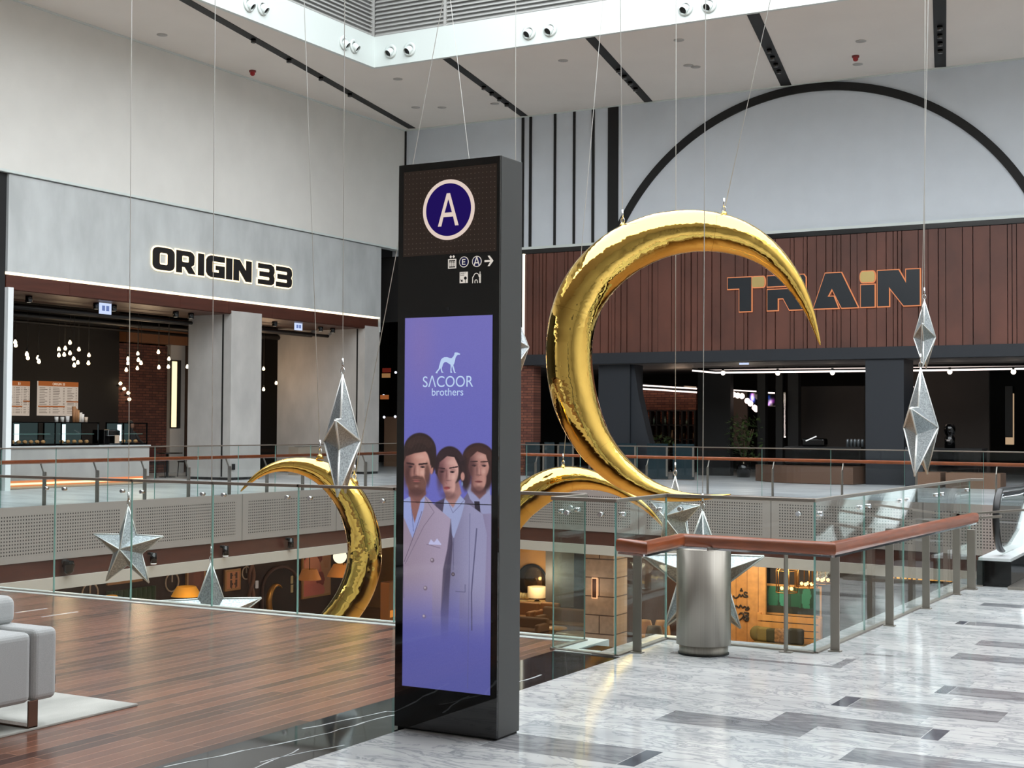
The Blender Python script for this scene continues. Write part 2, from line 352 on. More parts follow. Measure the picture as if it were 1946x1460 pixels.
g = G(); g.box(-4.578, -4.42, 9.142, 9.40, -.3, -.004); struct(g.build('trim_black_ledge', MBLKG))
g = G(); g.box(-3.2, 12, 10.2, ES-.02, -1.0, -.301); struct(g.build('trim_slab_near', MBEIGE))
# far floor slab with its fascia
E1 = (12, edgeY(12)); E0 = (EX, edgeY(EX))
slab = [(EX, -9), (EX, E0[1]), E1, (12, 56), (-46, 56), (-46, -9)]
g = G().prism(slab, 'XY', -1.6, 0); struct(g.build('floor_far', MARBF))
def perforated(name, ax):
    m = mat(name, (142, 136, 132), .45, .1); nt = m.node_tree; p = nt.nodes['Principled BSDF']
    tc = N(nt, 'ShaderNodeTexCoord'); sx = N(nt, 'ShaderNodeSeparateXYZ'); nt.links.new(tc.outputs['Object'], sx.inputs[0])
    u = sx.outputs[ax]; v = sx.outputs[2]
    def band(val, per, lo, hi):
        f = math_n(nt, 'FRACT', math_n(nt, 'DIVIDE', val, per)); return math_n(nt, 'MULTIPLY', math_n(nt, 'GREATER_THAN', f, lo), math_n(nt, 'LESS_THAN', f, hi))
    h = math_n(nt, 'MULTIPLY', band(u, .065, .28, .72), band(v, .065, .28, .72))
    pan = math_n(nt, 'MULTIPLY', band(u, 3.6, .06, .94), math_n(nt, 'MULTIPLY', math_n(nt, 'LESS_THAN', v, -.12), math_n(nt, 'GREATER_THAN', v, -.93)))
    h = math_n(nt, 'MULTIPLY', h, pan); seam = band(u, 3.6, 0, .006)
    mx = N(nt, 'ShaderNodeMix', data_type='RGBA'); mx.inputs['A'].default_value = (*s2l((150, 143, 139)), 1); mx.inputs['B'].default_value = (*s2l((48, 45, 44)), 1)
    nt.links.new(math_n(nt, 'MAXIMUM', h, math_n(nt, 'MULTIPLY', seam, .7)), mx.inputs['Factor']); nt.links.new(mx.outputs['Result'], p.inputs['Base Color']); return m
PFX, PFY = perforated('perforated_metal_side', 1), perforated('perforated_metal_back', 0)
def off(d): return [(EX+d, -9), (EX+d, edgeY(EX+d)-d), (12, edgeY(12)-d), (12, edgeY(12)), (EX, edgeY(EX)), (EX, -9)]
for nm, z0, z1, d, mm in (('trim_fascia_perforated', -1.04, .02, .06, (PFX, PFY)), ('trim_fascia_brown', -1.385, -1.04, .02, (MBROWN, MBROWN)), ('trim_fascia_beige', -1.62, -1.385, .1, (MBEIGE, MBEIGE))):
    q = off(d); g = G()
    g.prism([q[0], q[1], q[4], q[5]], 'XY', z0, z1, 0); struct(g.build(nm+'_side', mm[0]))
    g = G(); g.prism([q[1], q[2], q[3], q[4]], 'XY', z0, z1, 0); struct(g.build(nm+'_back', mm[1]))
# lower level shell
g = G().box(-46, 12, 3, 56, -5.2, -5.0); struct(g.build('floor_lower', mat('lower_floor', (150, 118, 88), .35, noise=(1.2, .12, (1, 1, 1)))))
g = G().box(-46, 14, 2.6, 3, -5.2, -.3); struct(g.build('wall_lower_near', MBEIGE))
g = G().box(-46, -25.2, -9, 34.6, -5, -1.6); struct(g.build('wall_lower_side', mat('lower_dark_wall', (44, 30, 28), .8, noise=(1, .15, (1, 1, 1)))))
g = G().box(12, 12.3, -9, 56, -5, ZC+4); struct(g.build('wall_right', MW))
g = G().box(-46, 12.3, -9.3, -9, -5, ZC+4); struct(g.build('wall_near', MW))
# cafe wall (left)
g = G().box(XL-.5, XL, -9, YT, zA, ZC); struct(g.build('wall_left', MW))
g = G().box(XL-.3, XL+.03, -9, YT, zA-.03, zA+.03); struct(g.build('trim_ledge_left', MLIP))
g = G().box(XL-.45, XL-.04, yJ0, yJ1, zB, zA-.05); g.box(XL-.45, XL-.04, yJ1-.03, yJ1, zB-.5, zB); struct(g.build('wall_left_concrete', MCONC))
g = G().box(XL-.3, XL-.06, yJ0, yJ1-.03, zB-.04, zB+.005); struct(g.build('trim_led_left', emis('led_warm', (255, 236, 200), 2.2)))
g = G(); y = yJ0
while y < yJ1-.1:
    y2 = min(y+2.0, yJ1-.08); g.box(XL-.5, XL-.09, y+.006, y2, zBr+.02, zB-.07); y = y2
g.box(XL-2.4, XL-.12, yJ0, yJ1-.1, zBr+.0, zBr+.03)
struct(g.build('trim_brown_left', MBROWN))
# pier blocks of the cafe front
yP0, yP1 = un(443, 700, 'X', XL)[1], un(500.5, 700, 'X', XL)[1]
yQ0, yQ1 = un(697, 700, 'X', XL)[1], yJ1
def depth_at(px, yv): return un(px, 740, 'Y', yv)[0]
for nm, ya, yb, px in (('wall_pier_middle', yP0, yP1, 357), ('wall_pier_end', yQ0, yQ1, 527)):
    xd = depth_at(px, ya); g = G().box(xd, XL-.08, ya, yb, 0.08, zBr+.1); g.box(xd, XL-.1, ya+.01, yb-.01, 0, .1, 1)
    g.box(XL-.42, XL-.36, ya-.004, ya+.01, .1, zBr, 1)
    struct(g.build(nm, [MCONC2, MBLK]))
# black frontage left of the cafe, white jamb
g = G().box(XL-.3, XL-.1, 4, yJ0-.02, 0, zA); g.box(XL-.1, XL-.05, 4, yJ0-.1, 3.1, 3.2); struct(g.build('wall_left_black', MBLK))
g = G().box(XL-.4, XL+.02, yJ0-.02, yJ0+.14, 0, zBr+.05); struct(g.build('trim_jamb_left', mat('jamb_white', (222, 226, 226), .5)))
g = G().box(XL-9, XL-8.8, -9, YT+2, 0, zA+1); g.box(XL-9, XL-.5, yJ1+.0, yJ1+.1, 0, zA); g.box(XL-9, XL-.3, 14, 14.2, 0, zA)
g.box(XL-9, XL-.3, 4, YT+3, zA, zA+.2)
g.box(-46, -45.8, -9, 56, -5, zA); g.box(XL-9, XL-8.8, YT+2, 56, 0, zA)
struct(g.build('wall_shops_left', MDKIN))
# red wall (back)
g = G().box(XL-.5, 12, YT, YT+.5, zT1, ZC); struct(g.build('wall_back', MWB))
g = G().box(XL, 12, YT-.1, YT+.2, zT1-.06, zT1+.02); struct(g.build('trim_ledge_back', MLIP))
g = G().box(XL, 12, YT-.06, YT+.2, zT1-.2, zT1-.06); struct(g.build('trim_band_back', MBLKG))
xR0 = un(996, 560, 'Y', YT)[0]
g = G().box(xR0+.05, 12, YT, YT+.3, zT0, zT1-.2, 1); x = xR0+.06
while x < 12:
    w = random.choice((.12, .12, .2, .28, .28, .46)); d = random.choice((0, .015, .03))
    g.box(x, min(x+w-.022, 12), YT-.06-d, YT, zT0+.02, zT1-.22, 0); x += w
g.box(xR0, xR0+.05, YT-.12, YT, zT0, zT1-.2, 2)
struct(g.build('wall_back_slats', [MRED, MBLK, emis('led_white', (255, 244, 225), 1.6)]))
g = G().box(xR0, 12, YT-.1, YT+.12, zT0-.32, zT0+.02); g.box(xR0, 12, YT+.12, YT+3.5, zT0-.34, zT0-.28, 1)
struct(g.build('trim_beam_back', [MDK, mat('soffit_dark', (70, 66, 64), .6)]))
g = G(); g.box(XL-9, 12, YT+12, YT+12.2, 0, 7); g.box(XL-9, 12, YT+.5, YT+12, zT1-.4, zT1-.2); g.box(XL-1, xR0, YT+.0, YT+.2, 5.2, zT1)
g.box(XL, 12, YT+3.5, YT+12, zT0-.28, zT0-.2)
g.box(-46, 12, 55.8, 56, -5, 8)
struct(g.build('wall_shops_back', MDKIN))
# black lines and the big arc on the white panel
g = G()
for px, w in ((994, .09), (1008.5, .09), (1055, .08), (1091.5, .08), (1127.5, .09), (1165.5, .36)):
    x = un(px, 330, 'Y', YT)[0]; g.box(x-w/2, x+w/2, YT-.04, YT, zT1+.02, ZC)
x = un(771, 330, 'Y', YT)[0]; g.box(x-.03, x+.03, YT-.04, YT, zT1+.02, ZC)
struct(g.build('trim_black_lines', MBLK))
A, B, C = [un(px, py, 'Y', YT)[[0, 2]] for px, py in ((1207, 380), (1592, 164), (1938, 340))]
def circ3(a, b, c):
    M = np.array([[b[0]-a[0], b[1]-a[1]], [c[0]-a[0], c[1]-a[1]]])*2; r = np.array([b@b-a@a, c@c-a@a]); o = np.linalg.solve(M, r); return o, np.linalg.norm(a-o)
oc, rc = circ3(A, B, C); t0 = math.asin((zT1+.02-oc[1])/rc); na = 72; ang = [math.pi-t0-(math.pi-2*t0)*i/na for i in range(na+1)]
poly = [(oc[0]+(rc+.12)*math.cos(t), max(zT1+.02, oc[1]+(rc+.12)*math.sin(t))) for t in ang]+[(oc[0]+(rc-.12)*math.cos(t), max(zT1+.02, oc[1]+(rc-.12)*math.sin(t))) for t in ang[::-1]]
poly = [(x, min(z, ZC-.005)) for x, z in poly]
g = G(); n = na+1
for i in range(na):
    q = [poly[i], poly[i+1], poly[2*n-2-i], poly[2*n-1-i]]; g.prism(q, 'XZ', YT-.06, YT)
struct(g.build('trim_black_arc', MBLK))
# soffit and skylight opening
ON = 6.5
g = G(); g.box(OX-.13, 12, -9, ON, ZC, ZC+.4); g.box(XL-.5, OX-.13, -9, YT+.5, ZC, ZC+.4); g.box(OX-.13, 12, OY+.13, YT+.5, ZC, ZC+.4); struct(g.build('ceiling', MCEIL))
g = G(); g.box(XL, XL+.06, -9, YT, ZC-.04, ZC); g.box(XL, 12, YT-.06, YT, ZC-.04, ZC); struct(g.build('trim_ceiling_edge', MLIP))
zF = un(711, 70, 'Y', OY)[2]
zF = un(711, 70, 'X', OX)[2]
g = G(); g.box(OX-.12, OX, -9, OY, ZC-.05, zF); g.box(OX-.12, 12, OY, OY+.12, ZC-.05, zF); struct(g.build('trim_skylight_frame', MLIP))
g = G(); g.box(OX-.9, OX-.6, -9, OY+.9, zF, 19); g.box(OX-.9, 12, OY+.6, OY+.9, zF, 19); 
g.box(OX-.9, OX+1.4, -9, OY+.9, 17.5, 17.7); g.box(OX+1.4, 12, OY-1.4, OY+.9, 17.5, 17.7); struct(g.build('wall_shaft_and_added_shade_ring', mat('shaft_grey', (150, 150, 150), .8)))  # added roof ring, out of view, keeps sky light off the louvres
# slots in the soffit
for (a, b, c, d) in (((340, 0), (365, 0), (789.5, 243), (776, 244)), ((838, 109), (852, 107), (1002, 219), (990, 221)), ((1110, 70), (1128, 67), (1240, 192), (1225, 194)), ((1419, 25), (1441, 22), (1504, 161), (1484, 163)), ((1774, 0), (1797, 0), (1798, 126), (1776, 128))):
    P = [un(*q, 'Z', ZC) for q in (a, b, c, d)]
    mid0, mid1 = (P[0]+P[1])/2, (P[2]+P[3])/2; di = (mid1-mid0)/np.linalg.norm(mid1-mid0); nn = np.array([di[1], -di[0], 0]); w = abs((P[2]-P[3])@nn)/2; w = max(.11, min(.17, w))
    mid0 = mid0-di*(6 if a[0] in (340,) else 0)
    if a[0] == 1774: mid0 = mid0-di*((mid0[1]-OY)/di[1])+di*.02
    q = [mid0-nn*w, mid0+nn*w, mid1+nn*w, mid1-nn*w]
    if a[0] == 340: q = [p for p in q]
    g = G().prism([(p[0], p[1]) for p in q], 'XY', ZC-.015, ZC+.01); struct(g.build('trim_ceiling_slot', MSLOT))
    L = np.linalg.norm(mid1-mid0)
    for k in range(4):
        t = .45+.1*k; p = mid0+di*L*t
        tp = thing('slot_spotlight', 'small dark spotlight set in a black ceiling slot', 'spotlight', (p[0], p[1], ZC-.015), 'spotlights in the black ceiling slots')
        G().lathe([(.0, 0), (.07, 0), (.07, -.1), (.0, -.1)], (p[0], p[1], ZC-.015), 12).build('housing', MBLKG, tp)
        G().lathe([(.0, -.102), (.05, -.102), (.05, -.108), (0, -.108)], (p[0], p[1], ZC-.015), 12).build('lens', mat('dim_lens', (120, 120, 118), .2), tp)
# louvre panels around the skylight
def louvre(x0, x1, y0, y1, horiz, label):
    t = thing('louvre_panel', label, 'louvre', ((x0+x1)/2, (y0+y1)/2, zF), 'louvre panels around the skylight'); g = G()
    z = zF+.03
    while z < zF+1.9:
        if horiz == 'X': g.add([(x0, OY+.02, z), (x1, OY+.02, z), (x1, OY+.10, z+.085), (x0, OY+.10, z+.085), (x0, OY+.02, z-.012), (x1, OY+.02, z-.012), (x1, OY+.11, z+.078), (x0, OY+.11, z+.078)], [(0, 1, 2, 3), (7, 6, 5, 4), (0, 4, 5, 1), (3, 2, 6, 7)])
        else: g.add([(OX-.02, y0, z), (OX-.02, y1, z), (OX-.10, y1, z+.085), (OX-.10, y0, z+.085), (OX-.02, y0, z-.012), (OX-.02, y1, z-.012), (OX-.11, y1, z+.078), (OX-.11, y0, z+.078)], [(0, 3, 2, 1), (4, 5, 6, 7), (0, 1, 5, 4), (3, 7, 6, 2)])
        z += .118
    g.build('blades', MBLADE, t)
    g = G()
    if horiz == 'X': g.box(x1-.05, x1+.03, OY+.0, OY+.12, zF, zF+1.95)
    else: g.box(OX-.12, OX, y1-.05, y1+.03, zF, zF+1.95)
    g.build('mullion', MBLADE, t)
xm = [OX, un(849, 10, 'Y', OY)[0], -16.2, un(1124, 5, 'Y', OY)[0]+2.0, -9, -4, 2]
xm = [OX+.0, OX+2.36, OX+4.72+2.4, OX+9.5, OX+14, OX+19]
LT = ['white louvre panel beside the skylight corner, right of it', 'white louvre panel above the two central ceiling nozzles', 'white louvre panel above the third pair of nozzles from the corner', 'white louvre panel above the rightmost nozzles', 'white louvre panel far right of the skylight edge']
for i in range(5): louvre(xm[i], xm[i+1], 0, 0, 'X', LT[i])
ym = [OY-.02, OY-4.4, OY-9, OY-14]
LL = ['white louvre panel beside the skylight corner, left of it', 'white louvre panel at the top edge, second left of the corner', 'white louvre panel farthest left along the skylight']
for i in range(3): louvre(0, 0, ym[i+1], ym[i], 'Y', LL[i])
# air nozzles on the white skylight fascia
def nozzle(px, py, side, lab):
    p = un(px, py, 'X' if side == 'X' else 'Y', OX if side == 'X' else OY); t = thing('air_nozzle', lab, 'air nozzle', p, 'round air nozzles on the skylight fascia')
    g = G(); prof = [(.12, .0), (.19, .0), (.2, .03), (.16, .05), (.12, .04)]
    if side == 'X': g.lathe(prof, p, 24, axis='X')
    else: g.lathe([(r, -h) for r, h in prof], p, 24, axis='Y')
    g.build('ring', MLIP, t)
    d = Vector((.75, .25, -.55)) if side == 'X' else Vector((-.2, -.8, -.55)); d.normalize(); q = Vector(p)
    G().tube([q, q+d*.16], [.12, .1], 20, cap=False).build('barrel', MLIP, t); G().tube([q+d*.1, q+d*.12], .095, 20).build('throat', MSLOT, t)
for px, py, sd, lb in ((472, 8, 'X', 'round white air nozzle highest on the left fascia'), (498, 15, 'X', 'round white air nozzle second highest on the left fascia'), (653, 82, 'X', 'white air nozzle crossed by a wire, left of the corner'), (672, 88, 'X', 'white air nozzle nearest the skylight corner on its left'),
                       (743, 98, 'Y', 'white air nozzle nearest the skylight corner on its right'), (779, 94, 'Y', 'white air nozzle second right of the skylight corner'), (1006, 62, 'Y', 'left one of the middle pair of white air nozzles'), (1046, 56, 'Y', 'right one of the middle pair of white air nozzles'),
                       (1303, 16, 'Y', 'left one of the rightmost pair of white air nozzles'), (1348, 10, 'Y', 'right one of the rightmost pair of white air nozzles')):
    nozzle(px, py, sd, lb)
for px, py, lb in ((480, 134, 'small red alarm beacon on the ceiling above the café wall'), (1626, 106, 'small red alarm beacon on the ceiling right of the wide slot')):
    p = un(px, py, 'Z', ZC); t = thing('alarm_beacon', lb, 'alarm', p)
    G().lathe([(0, 0), (.1, 0), (.1, -.05), (0, -.05)], p, 16).build('base', mat('beacon_base', (120, 40, 40), .5), t); G().lathe([(.07, -.05), (.07, -.12), (.04, -.15), (0, -.16)], p, 16).build('dome', mat('beacon_red', (150, 22, 26), .3), t)
for px, py in ((308, 66), (756, 150), (790, 204), (840, 204), (1308, 124), (1322, 127), (1636, 78), (1630, 122), (1290, 76), (940, 197), (1070, 115)):
    p = un(px, py, 'Z', ZC); tag(G().lathe([(0, 0), (.14, 0), (.14, -.012), (0, -.014)], p, 20).build('ceiling_disc', mat('disc_grey', (172, 169, 164), .6)), 'small round grey cover plate on the soffit', 'cover plate', 'round cover plates on the soffit')
# ================================================================== GLASS GUARDRAILS
def pane(name, p, q, z0, z1, parent, m=GL, th=.013, gap=.005):
    p, q = Vector((p[0], p[1], 0)), Vector((q[0], q[1], 0)); d = (q-p).normalized(); nrm = Vector((-d.y, d.x, 0)); p = p+d*gap; q = q-d*gap; a = nrm*th/2
    c = [p-a, q-a, q+a, p+a]; vs = [(v.x, v.y, z0) for v in c]+[(v.x, v.y, z1) for v in c]
    g = G(); g.add(vs, [(0, 1, 5, 4), (2, 3, 7, 6)], 0); b = 0
    for f in ((1, 2, 6, 5), (3, 0, 4, 7), (0, 3, 2, 1), (4, 5, 6, 7)): g.f.append(f); g.m.append(1); g.sm.append(False)
    return g.build(name, [m, GLE], parent)
def guard(name, label, runs, z1, m=GL, rail=.03, base=True, mats=(MPOST, MLIP), split=None, clips=False):
    """runs: list of polylines, every vertex a glass joint"""
    t = thing(name, label, 'guardrail', (*runs[0], 0))
    for p, q in zip(runs, runs[1:]):
        pane('glass_pane', p, q, .01, z1-.012, t, m)
        if clips:
            d = Vector((q[0]-p[0], q[1]-p[1], 0)); L = d.length; d.normalize()
            if L > .4:
                for s_ in (.12, L-.12):
                    c = Vector((*p, z1-.1))+d*s_; nn = Vector((-d.y, d.x, 0)); G().tube([c-nn*.02, c+nn*.02], .017, 12).build('glass_button', MCHROME, t)
    g = G()
    for p, q in zip(runs, runs[1:]):
        d = (Vector(q)-Vector(p)).normalized(); e = Vector((d.x, d.y))*.012; g.beam((p[0]-e.x, p[1]-e.y, z1), (q[0]+e.x, q[1]+e.y, z1), rail, .026)
    g.build('top_rail', mats[0], t, .004)
    if base:
        g = G()
        for p, q in zip(runs, runs[1:]): g.beam((*p, .006), (*q, .006), .05, .012)
        g.build('base_channel', mats[0], t)
    return t
XS = [-4.72-.98*k for k in range(0, 14)]; XS = [-4.72, -5.5, -6.44, -7.42, -8.36, -9.32, -10.3, -11.28, -12.26, -13.24, -14.2]
guard('glass_guardrail', 'clear glass guardrail along the edge of the dark wooden deck', [(x, 9.53) for x in XS[::-1]], 1.09, clips=True)
guard('glass_guardrail', 'clear glass guardrail turning corners around the steel bin up to the escalator', [(-4.72, 9.53), (-4.74, 9.05), (-4.22, 9.0), (-4.24, 9.94), (-3.06, 9.86), (-3.045, 11.1), (-3.035, 12.3), (-3.02, 13.6), (-3.0, 14.9), (-2.88, 14.93)], 1.085, clips=True)
# wooden handrail on flat steel posts
hp = [un(*q, 'Z', .885) for q in ((1178, 1036), (1226, 1041), (1296, 1026), (1582, 1043), (1852, 984))]
hr = thing('wooden_handrail', 'reddish wooden handrail on flat steel posts behind the steel bin', 'handrail', (hp[2][0], hp[2][1], 0))
def rails(name, pts, parent, w=.034, h=.04, m=MRAIL):
    g = G()
    for i, (p, q) in enumerate(zip(pts, pts[1:])):
        p, q = Vector(p), Vector(q); d = (q-p).normalized(); p2, q2 = p, q
        n = Vector((-d.y, d.x, 0)).normalized(); up = Vector((0, 0, 1)); K = 20
        def sec(c, other, last):
            out = []
            if other is not None:
                e = other; bis = (e+d).normalized() if not last else (d+e).normalized()
            for k in range(K):
                a = 2*math.pi*k/K; ca, sa = math.cos(a), math.sin(a); xx = math.copysign(abs(ca)**.6, ca)*w; zz = math.copysign(abs(sa)**.7, sa)*h
                v = n*xx+up*zz
                if other is not None:
                    cut = Vector((bis.x, bis.y, 0)).normalized(); s_ = -(v.dot(cut))/max(.2, d.dot(cut)); v = v+d*s_
                out.append(c+v)
            return out
        pv = (Vector(pts[i])-Vector(pts[i-1])).normalized() if i > 0 else None
        nx = (Vector(pts[i+2])-Vector(pts[i+1])).normalized() if i < len(pts)-2 else None
        A_, B_ = sec(p2, pv, False), sec(q2, nx, True)
        g.add(A_+B_, [(k, (k+1) % K, K+(k+1) % K, K+k) for k in range(K)], 0, True)
        b = len(g.v)-2*K
        for s0 in (0, K): g.f.append(tuple(b+s0+k for k in range(K))); g.m.append(0); g.sm.append(False)
    return g.build(name, m, parent)
rails('rail', [tuple(p) for p in hp], hr)
g = G()
for p, q in zip(hp, hp[1:]): g.beam((p[0], p[1], .838), (q[0], q[1], .838), .03, .012)
g.build('rail_strip', MCHROME, hr)
def post(x, y, along, hx, hy, top=.79):
    """flat plate standing at x,y with a slanted arm up to the rail above hx,hy"""
    g = G(); w = .033
    if along == 'X': g.box(x-w, x+w, y-.006, y+.006, 0, top); g.beam((x, y, top-.02), (hx, hy, .845), .022, .012, up=(0, 1, 0))
    else: g.box(x-.006, x+.006, y-w, y+w, 0, top); g.beam((x, y, top-.02), (hx, hy, .845), .022, .012, up=(1, 0, 0))
    g.box(x-.045, x+.045, y-.03, y+.03, 0, .008)
    g.build('post', MPOST, hr, .002)
post(-4.152, 9.22, 'X', hp[1][0], hp[1][1]+.12); post(-3.25, 9.795, 'Y', -3.25, hp[3][1]+.0)
for yv in (10.02, 11.545, 12.81, 14.07): 
    t_ = (yv-hp[3][1])/(hp[4][1]-hp[3][1]); t_ = max(0.01, t_); post(-2.96, yv, 'X', hp[3][0]+(hp[4][0]-hp[3][0])*t_, yv)
t = thing('steel_bollard', 'short flat steel bollard beside the escalator foot', 'bollard', (-2.925, 14.6, 0))
G().box(-2.965, -2.885, 14.58, 14.62, 0, .6).build('body', MPOST, t, .006); G().box(-2.98, -2.87, 14.56, 14.64, 0, .01).build('foot_plate', MPOST, t)
# far guardrails
yj = [4.0, 7.5, 11.0, 14.2, 16.4]+[float(un(px, 900, 'X', EX-.1)[1]) for px in (2, 106, 205, 294, 376, 452.6, 523, 590, 650, 708)]
ylast = edgeY(EX)-.1; yj = [y for y in yj if y < ylast-.5]; k = yj[-1]
while k+1.9 < ylast: k += 1.75; yj.append(k)
yj.append(ylast)
def far_handrail(label, pts, posts, side):
    t = thing('wooden_handrail', label, 'handrail', pts[0]); rails('rail', pts, t, .03, .04)
    for (x, y) in posts:
        g = G()
        if side == 'L': g.box(x-.05, x+.03, y-.015, y+.015, 0, .66); g.beam((x-.03, y, .64), (x+.0-.12, y, .83), .03, .02, up=(0, 1, 0))
        else: g.box(x-.015, x+.015, y-.03, y+.05, 0, .66); g.beam((x, y+.02, .64), (x, y+.12, .83), .02, .03)
        g.build('post', MPOST, t)
guard('glass_guardrail', 'distant glass guardrail in front of the grey café front', [(EX-.1, y) for y in yj], 1.13, GLF, .035)
far_handrail('distant wooden handrail in front of the grey café front', [(EX-.26, 4, .86), (EX-.26, ylast+.1, .86)], [(EX-.16, y+.0-.22) for y in yj[1:-1]], 'L')
xj = [EX-.1+1.72*k for k in range(20)]; xj = [x for x in xj if x < 11]
guard('glass_guardrail', 'distant glass guardrail in front of the red slatted shop front', [(x, edgeY(x)+.1) for x in xj], 1.13, GLF, .04)
far_handrail('distant wooden handrail in front of the red slatted shop front', [(xj[0], edgeY(xj[0])+.26, .86), (xj[-1], edgeY(xj[-1])+.26, .86)], [(x+.25, edgeY(x+.25)+.16) for x in xj[1:-1]], 'B')
# ================================================================== STEEL BIN
c = un(1337, 1249, 'Z', 0); dv = np.array([c[0], c[1], 0]); dv /= np.linalg.norm(dv); c = c+dv*.165; R0 = .192
t = thing('litter_bin', 'cylindrical brushed steel litter bin in front of the wooden handrail', 'bin', (c[0], c[1], 0))
MBIN = mat('brushed_bin_steel', (168, 162, 153), .36, 1, noise=(30, .12, (8, 8, .01)))
_p = MBIN.node_tree.nodes['Principled BSDF']; _t = MBIN.node_tree.nodes.new('ShaderNodeTangent'); _t.direction_type = 'RADIAL'; _t.axis = 'Z'
_p.inputs['Anisotropic'].default_value = .9; _p.inputs['Anisotropic Rotation'].default_value = .25; _p.inputs['Roughness'].default_value = .42; MBIN.node_tree.links.new(_t.outputs[0], _p.inputs['Tangent'])
G().lathe([(0, .0), (R0-.02, .0), (R0-.02, .075), (0, .075)], c, 48).build('base', MBIN, t)
G().lathe([(R0-.02, .07), (R0, .07), (R0, .735), (R0-.006, .735), (R0-.006, .72)], c, 64).build('body', MBIN, t)
G().lathe([(R0-.004, .733), (R0-.006, .742), (.115, .768), (.105, .768), (.105, .70), (0, .70)], c, 64).build('lid', MBIN, t)
G().lathe([(.104, .764), (.10, .60), (0, .60)], c, 40).build('opening', MBLK, t)
G().lathe([(R0-.018, .001), (R0-.012, .001), (R0-.012, .01), (R0-.018, .01)], c, 40).build('floor_ring', MBLK, t)
# ================================================================== PYLON
PX0, PX1, PY0, PY1, PH = -4.226, -3.597, 6.262, 6.497, 2.998
t = PYL = thing('information_pylon', 'tall black information pylon with letter A and lit advertising screen', 'information pylon', ((PX0+PX1)/2, (PY0+PY1)/2, 0))
G().box(PX0, PX1, PY0+.012, PY1, .012, PH).build('casing', MPYL, t, .003)
G().box(PX0+.01, PX1-.01, PY0+.02, PY1-.01, 0, .012).build('plinth', MBLK, t)
G().box(PX0+.002, PX1-.002, PY0, PY0+.012, .012, PH-.003).build('front_glass', MFRONT, t, .001)
PF = PY0-.0008
def fp(x, y, o=0): return un(x, y, 'Y', PF-o)
a, b, c_, d_ = [fp(*q) for q in ((767, 326), (944, 309), (944, 481), (767, 485))]
HX0, HX1, HZ1, HZ0 = (a[0]+d_[0])/2, (b[0]+c_[0])/2, (a[2]+b[2])/2-.005, (c_[2]+d_[2])/2
hd = G().box(HX0, HX1, PF-.0006, PF, HZ0, HZ1).build('header_panel', mat('header_brown', (76, 60, 52), .35), t)
g = G()
nx, nz = 24, 17
for i in range(nx):
    for j in range(nz):
        x = HX0+(i+.5)*(HX1-HX0)/nx; z = HZ0+(j+.5)*(HZ1-HZ0)/nz; r = .0032; y = PF-.0012
        g.add([(x-r, y, z), (x, y, z-r), (x+r, y, z), (x, y, z+r)], [(0, 1, 2, 3)])
g.build('dot_pattern', mat('header_dot', (146, 128, 114), .4), hd)['kind'] = 'stuff'
EIV = emis('lit_ivory', (228, 208, 196), .95); ENV = emis('lit_navy', (34, 20, 92), .9); EWH = emis('lit_white', (222, 214, 204), .9); ENV2 = emis('lit_navy_dark', (30, 30, 66), .8)
X_, Z_ = (1, 0, 0), (0, 0, 1)
ct = fp(853, 398.5); RR_ = (fp(902, 398)[0]-fp(804.5, 398)[0])/2
cz = (fp(853, 341)[2]+fp(853, 456.5)[2])/2; RV = (fp(853, 341)[2]-fp(853, 456.5)[2])/2; RR_ = (RR_+RV)/2
bd = shape2d('letter_badge', [circ(0, 0, RR_, 64)], .002, EIV, (ct[0], PF-.003, cz), X_, Z_, t)
bd['label'] = 'round navy badge with an ivory ring and letter A'
shape2d('badge_disc', [circ(0, 0, RR_*.87, 64)], .001, ENV, (ct[0], PF-.0046, cz), X_, Z_, bd)
hA = RR_*1.08; wA = RR_*.80
LA = [[(-wA/2, -hA/2), (-wA*.335, -hA/2), (-wA*.235, -hA*.22), (wA*.235, -hA*.22), (wA*.335, -hA/2), (wA/2, -hA/2), (wA*.08, hA/2), (-wA*.08, hA/2)], [(-wA*.18, -hA*.09), (0, hA*.33), (wA*.18, -hA*.09)][::-1]]
shape2d('badge_letter', LA, .001, EIV, (ct[0], PF-.0056, cz), X_, Z_, bd)
def small_badge(px, py, ch):
    p = fp(px, py); r = .0285
    b_ = shape2d('small_badge', [circ(0, 0, r, 40)], .0012, EWH, (p[0], PF-.0015, p[2]), X_, Z_, t)
    shape2d('badge_disc', [circ(0, 0, r*.86, 40)], .0008, ENV2, (p[0], PF-.0026, p[2]), X_, Z_, b_)
    if ch == 'A': shape2d('badge_letter', [[(x*.3, y*.27) for x, y in l] for l in LA], .0008, EWH, (p[0], PF-.0034, p[2]), X_, Z_, b_)
    else: shape2d('badge_letter', [[(-.010, -.015), (.010, -.015), (.010, -.0105), (-.005, -.0105), (-.005, -.002), (.008, -.002), (.008, .002), (-.005, .002), (-.005, .0105), (.010, .0105), (.010, .015), (-.010, .015)]], .0008, EWH, (p[0], PF-.0034, p[2]), X_, Z_, b_)
small_badge(882, 498, 'E'); small_badge(906.5, 497, 'A')
p = fp(929.5, 496); k = .0265
shape2d('arrow_sign', [[(-k, -.005), (.008, -.005), (-.008, -.027), (.004, -.027), (k, 0), (.004, .027), (-.008, .027), (.008, .005), (-k, .005)]], .0012, EWH, (p[0], PF-.0015, p[2]), X_, Z_, t)
p = fp(859.5, 501.5); k = .025
li = shape2d('lift_sign', [[(-k, -k), (k, -k), (k, k), (-k, k)], [(-k*.78, -k*.78), (-k*.78, k*.78), (k*.78, k*.78), (k*.78, -k*.78)]], .0012, EWH, (p[0], PF-.0015, p[2]), X_, Z_, t)
g = G()
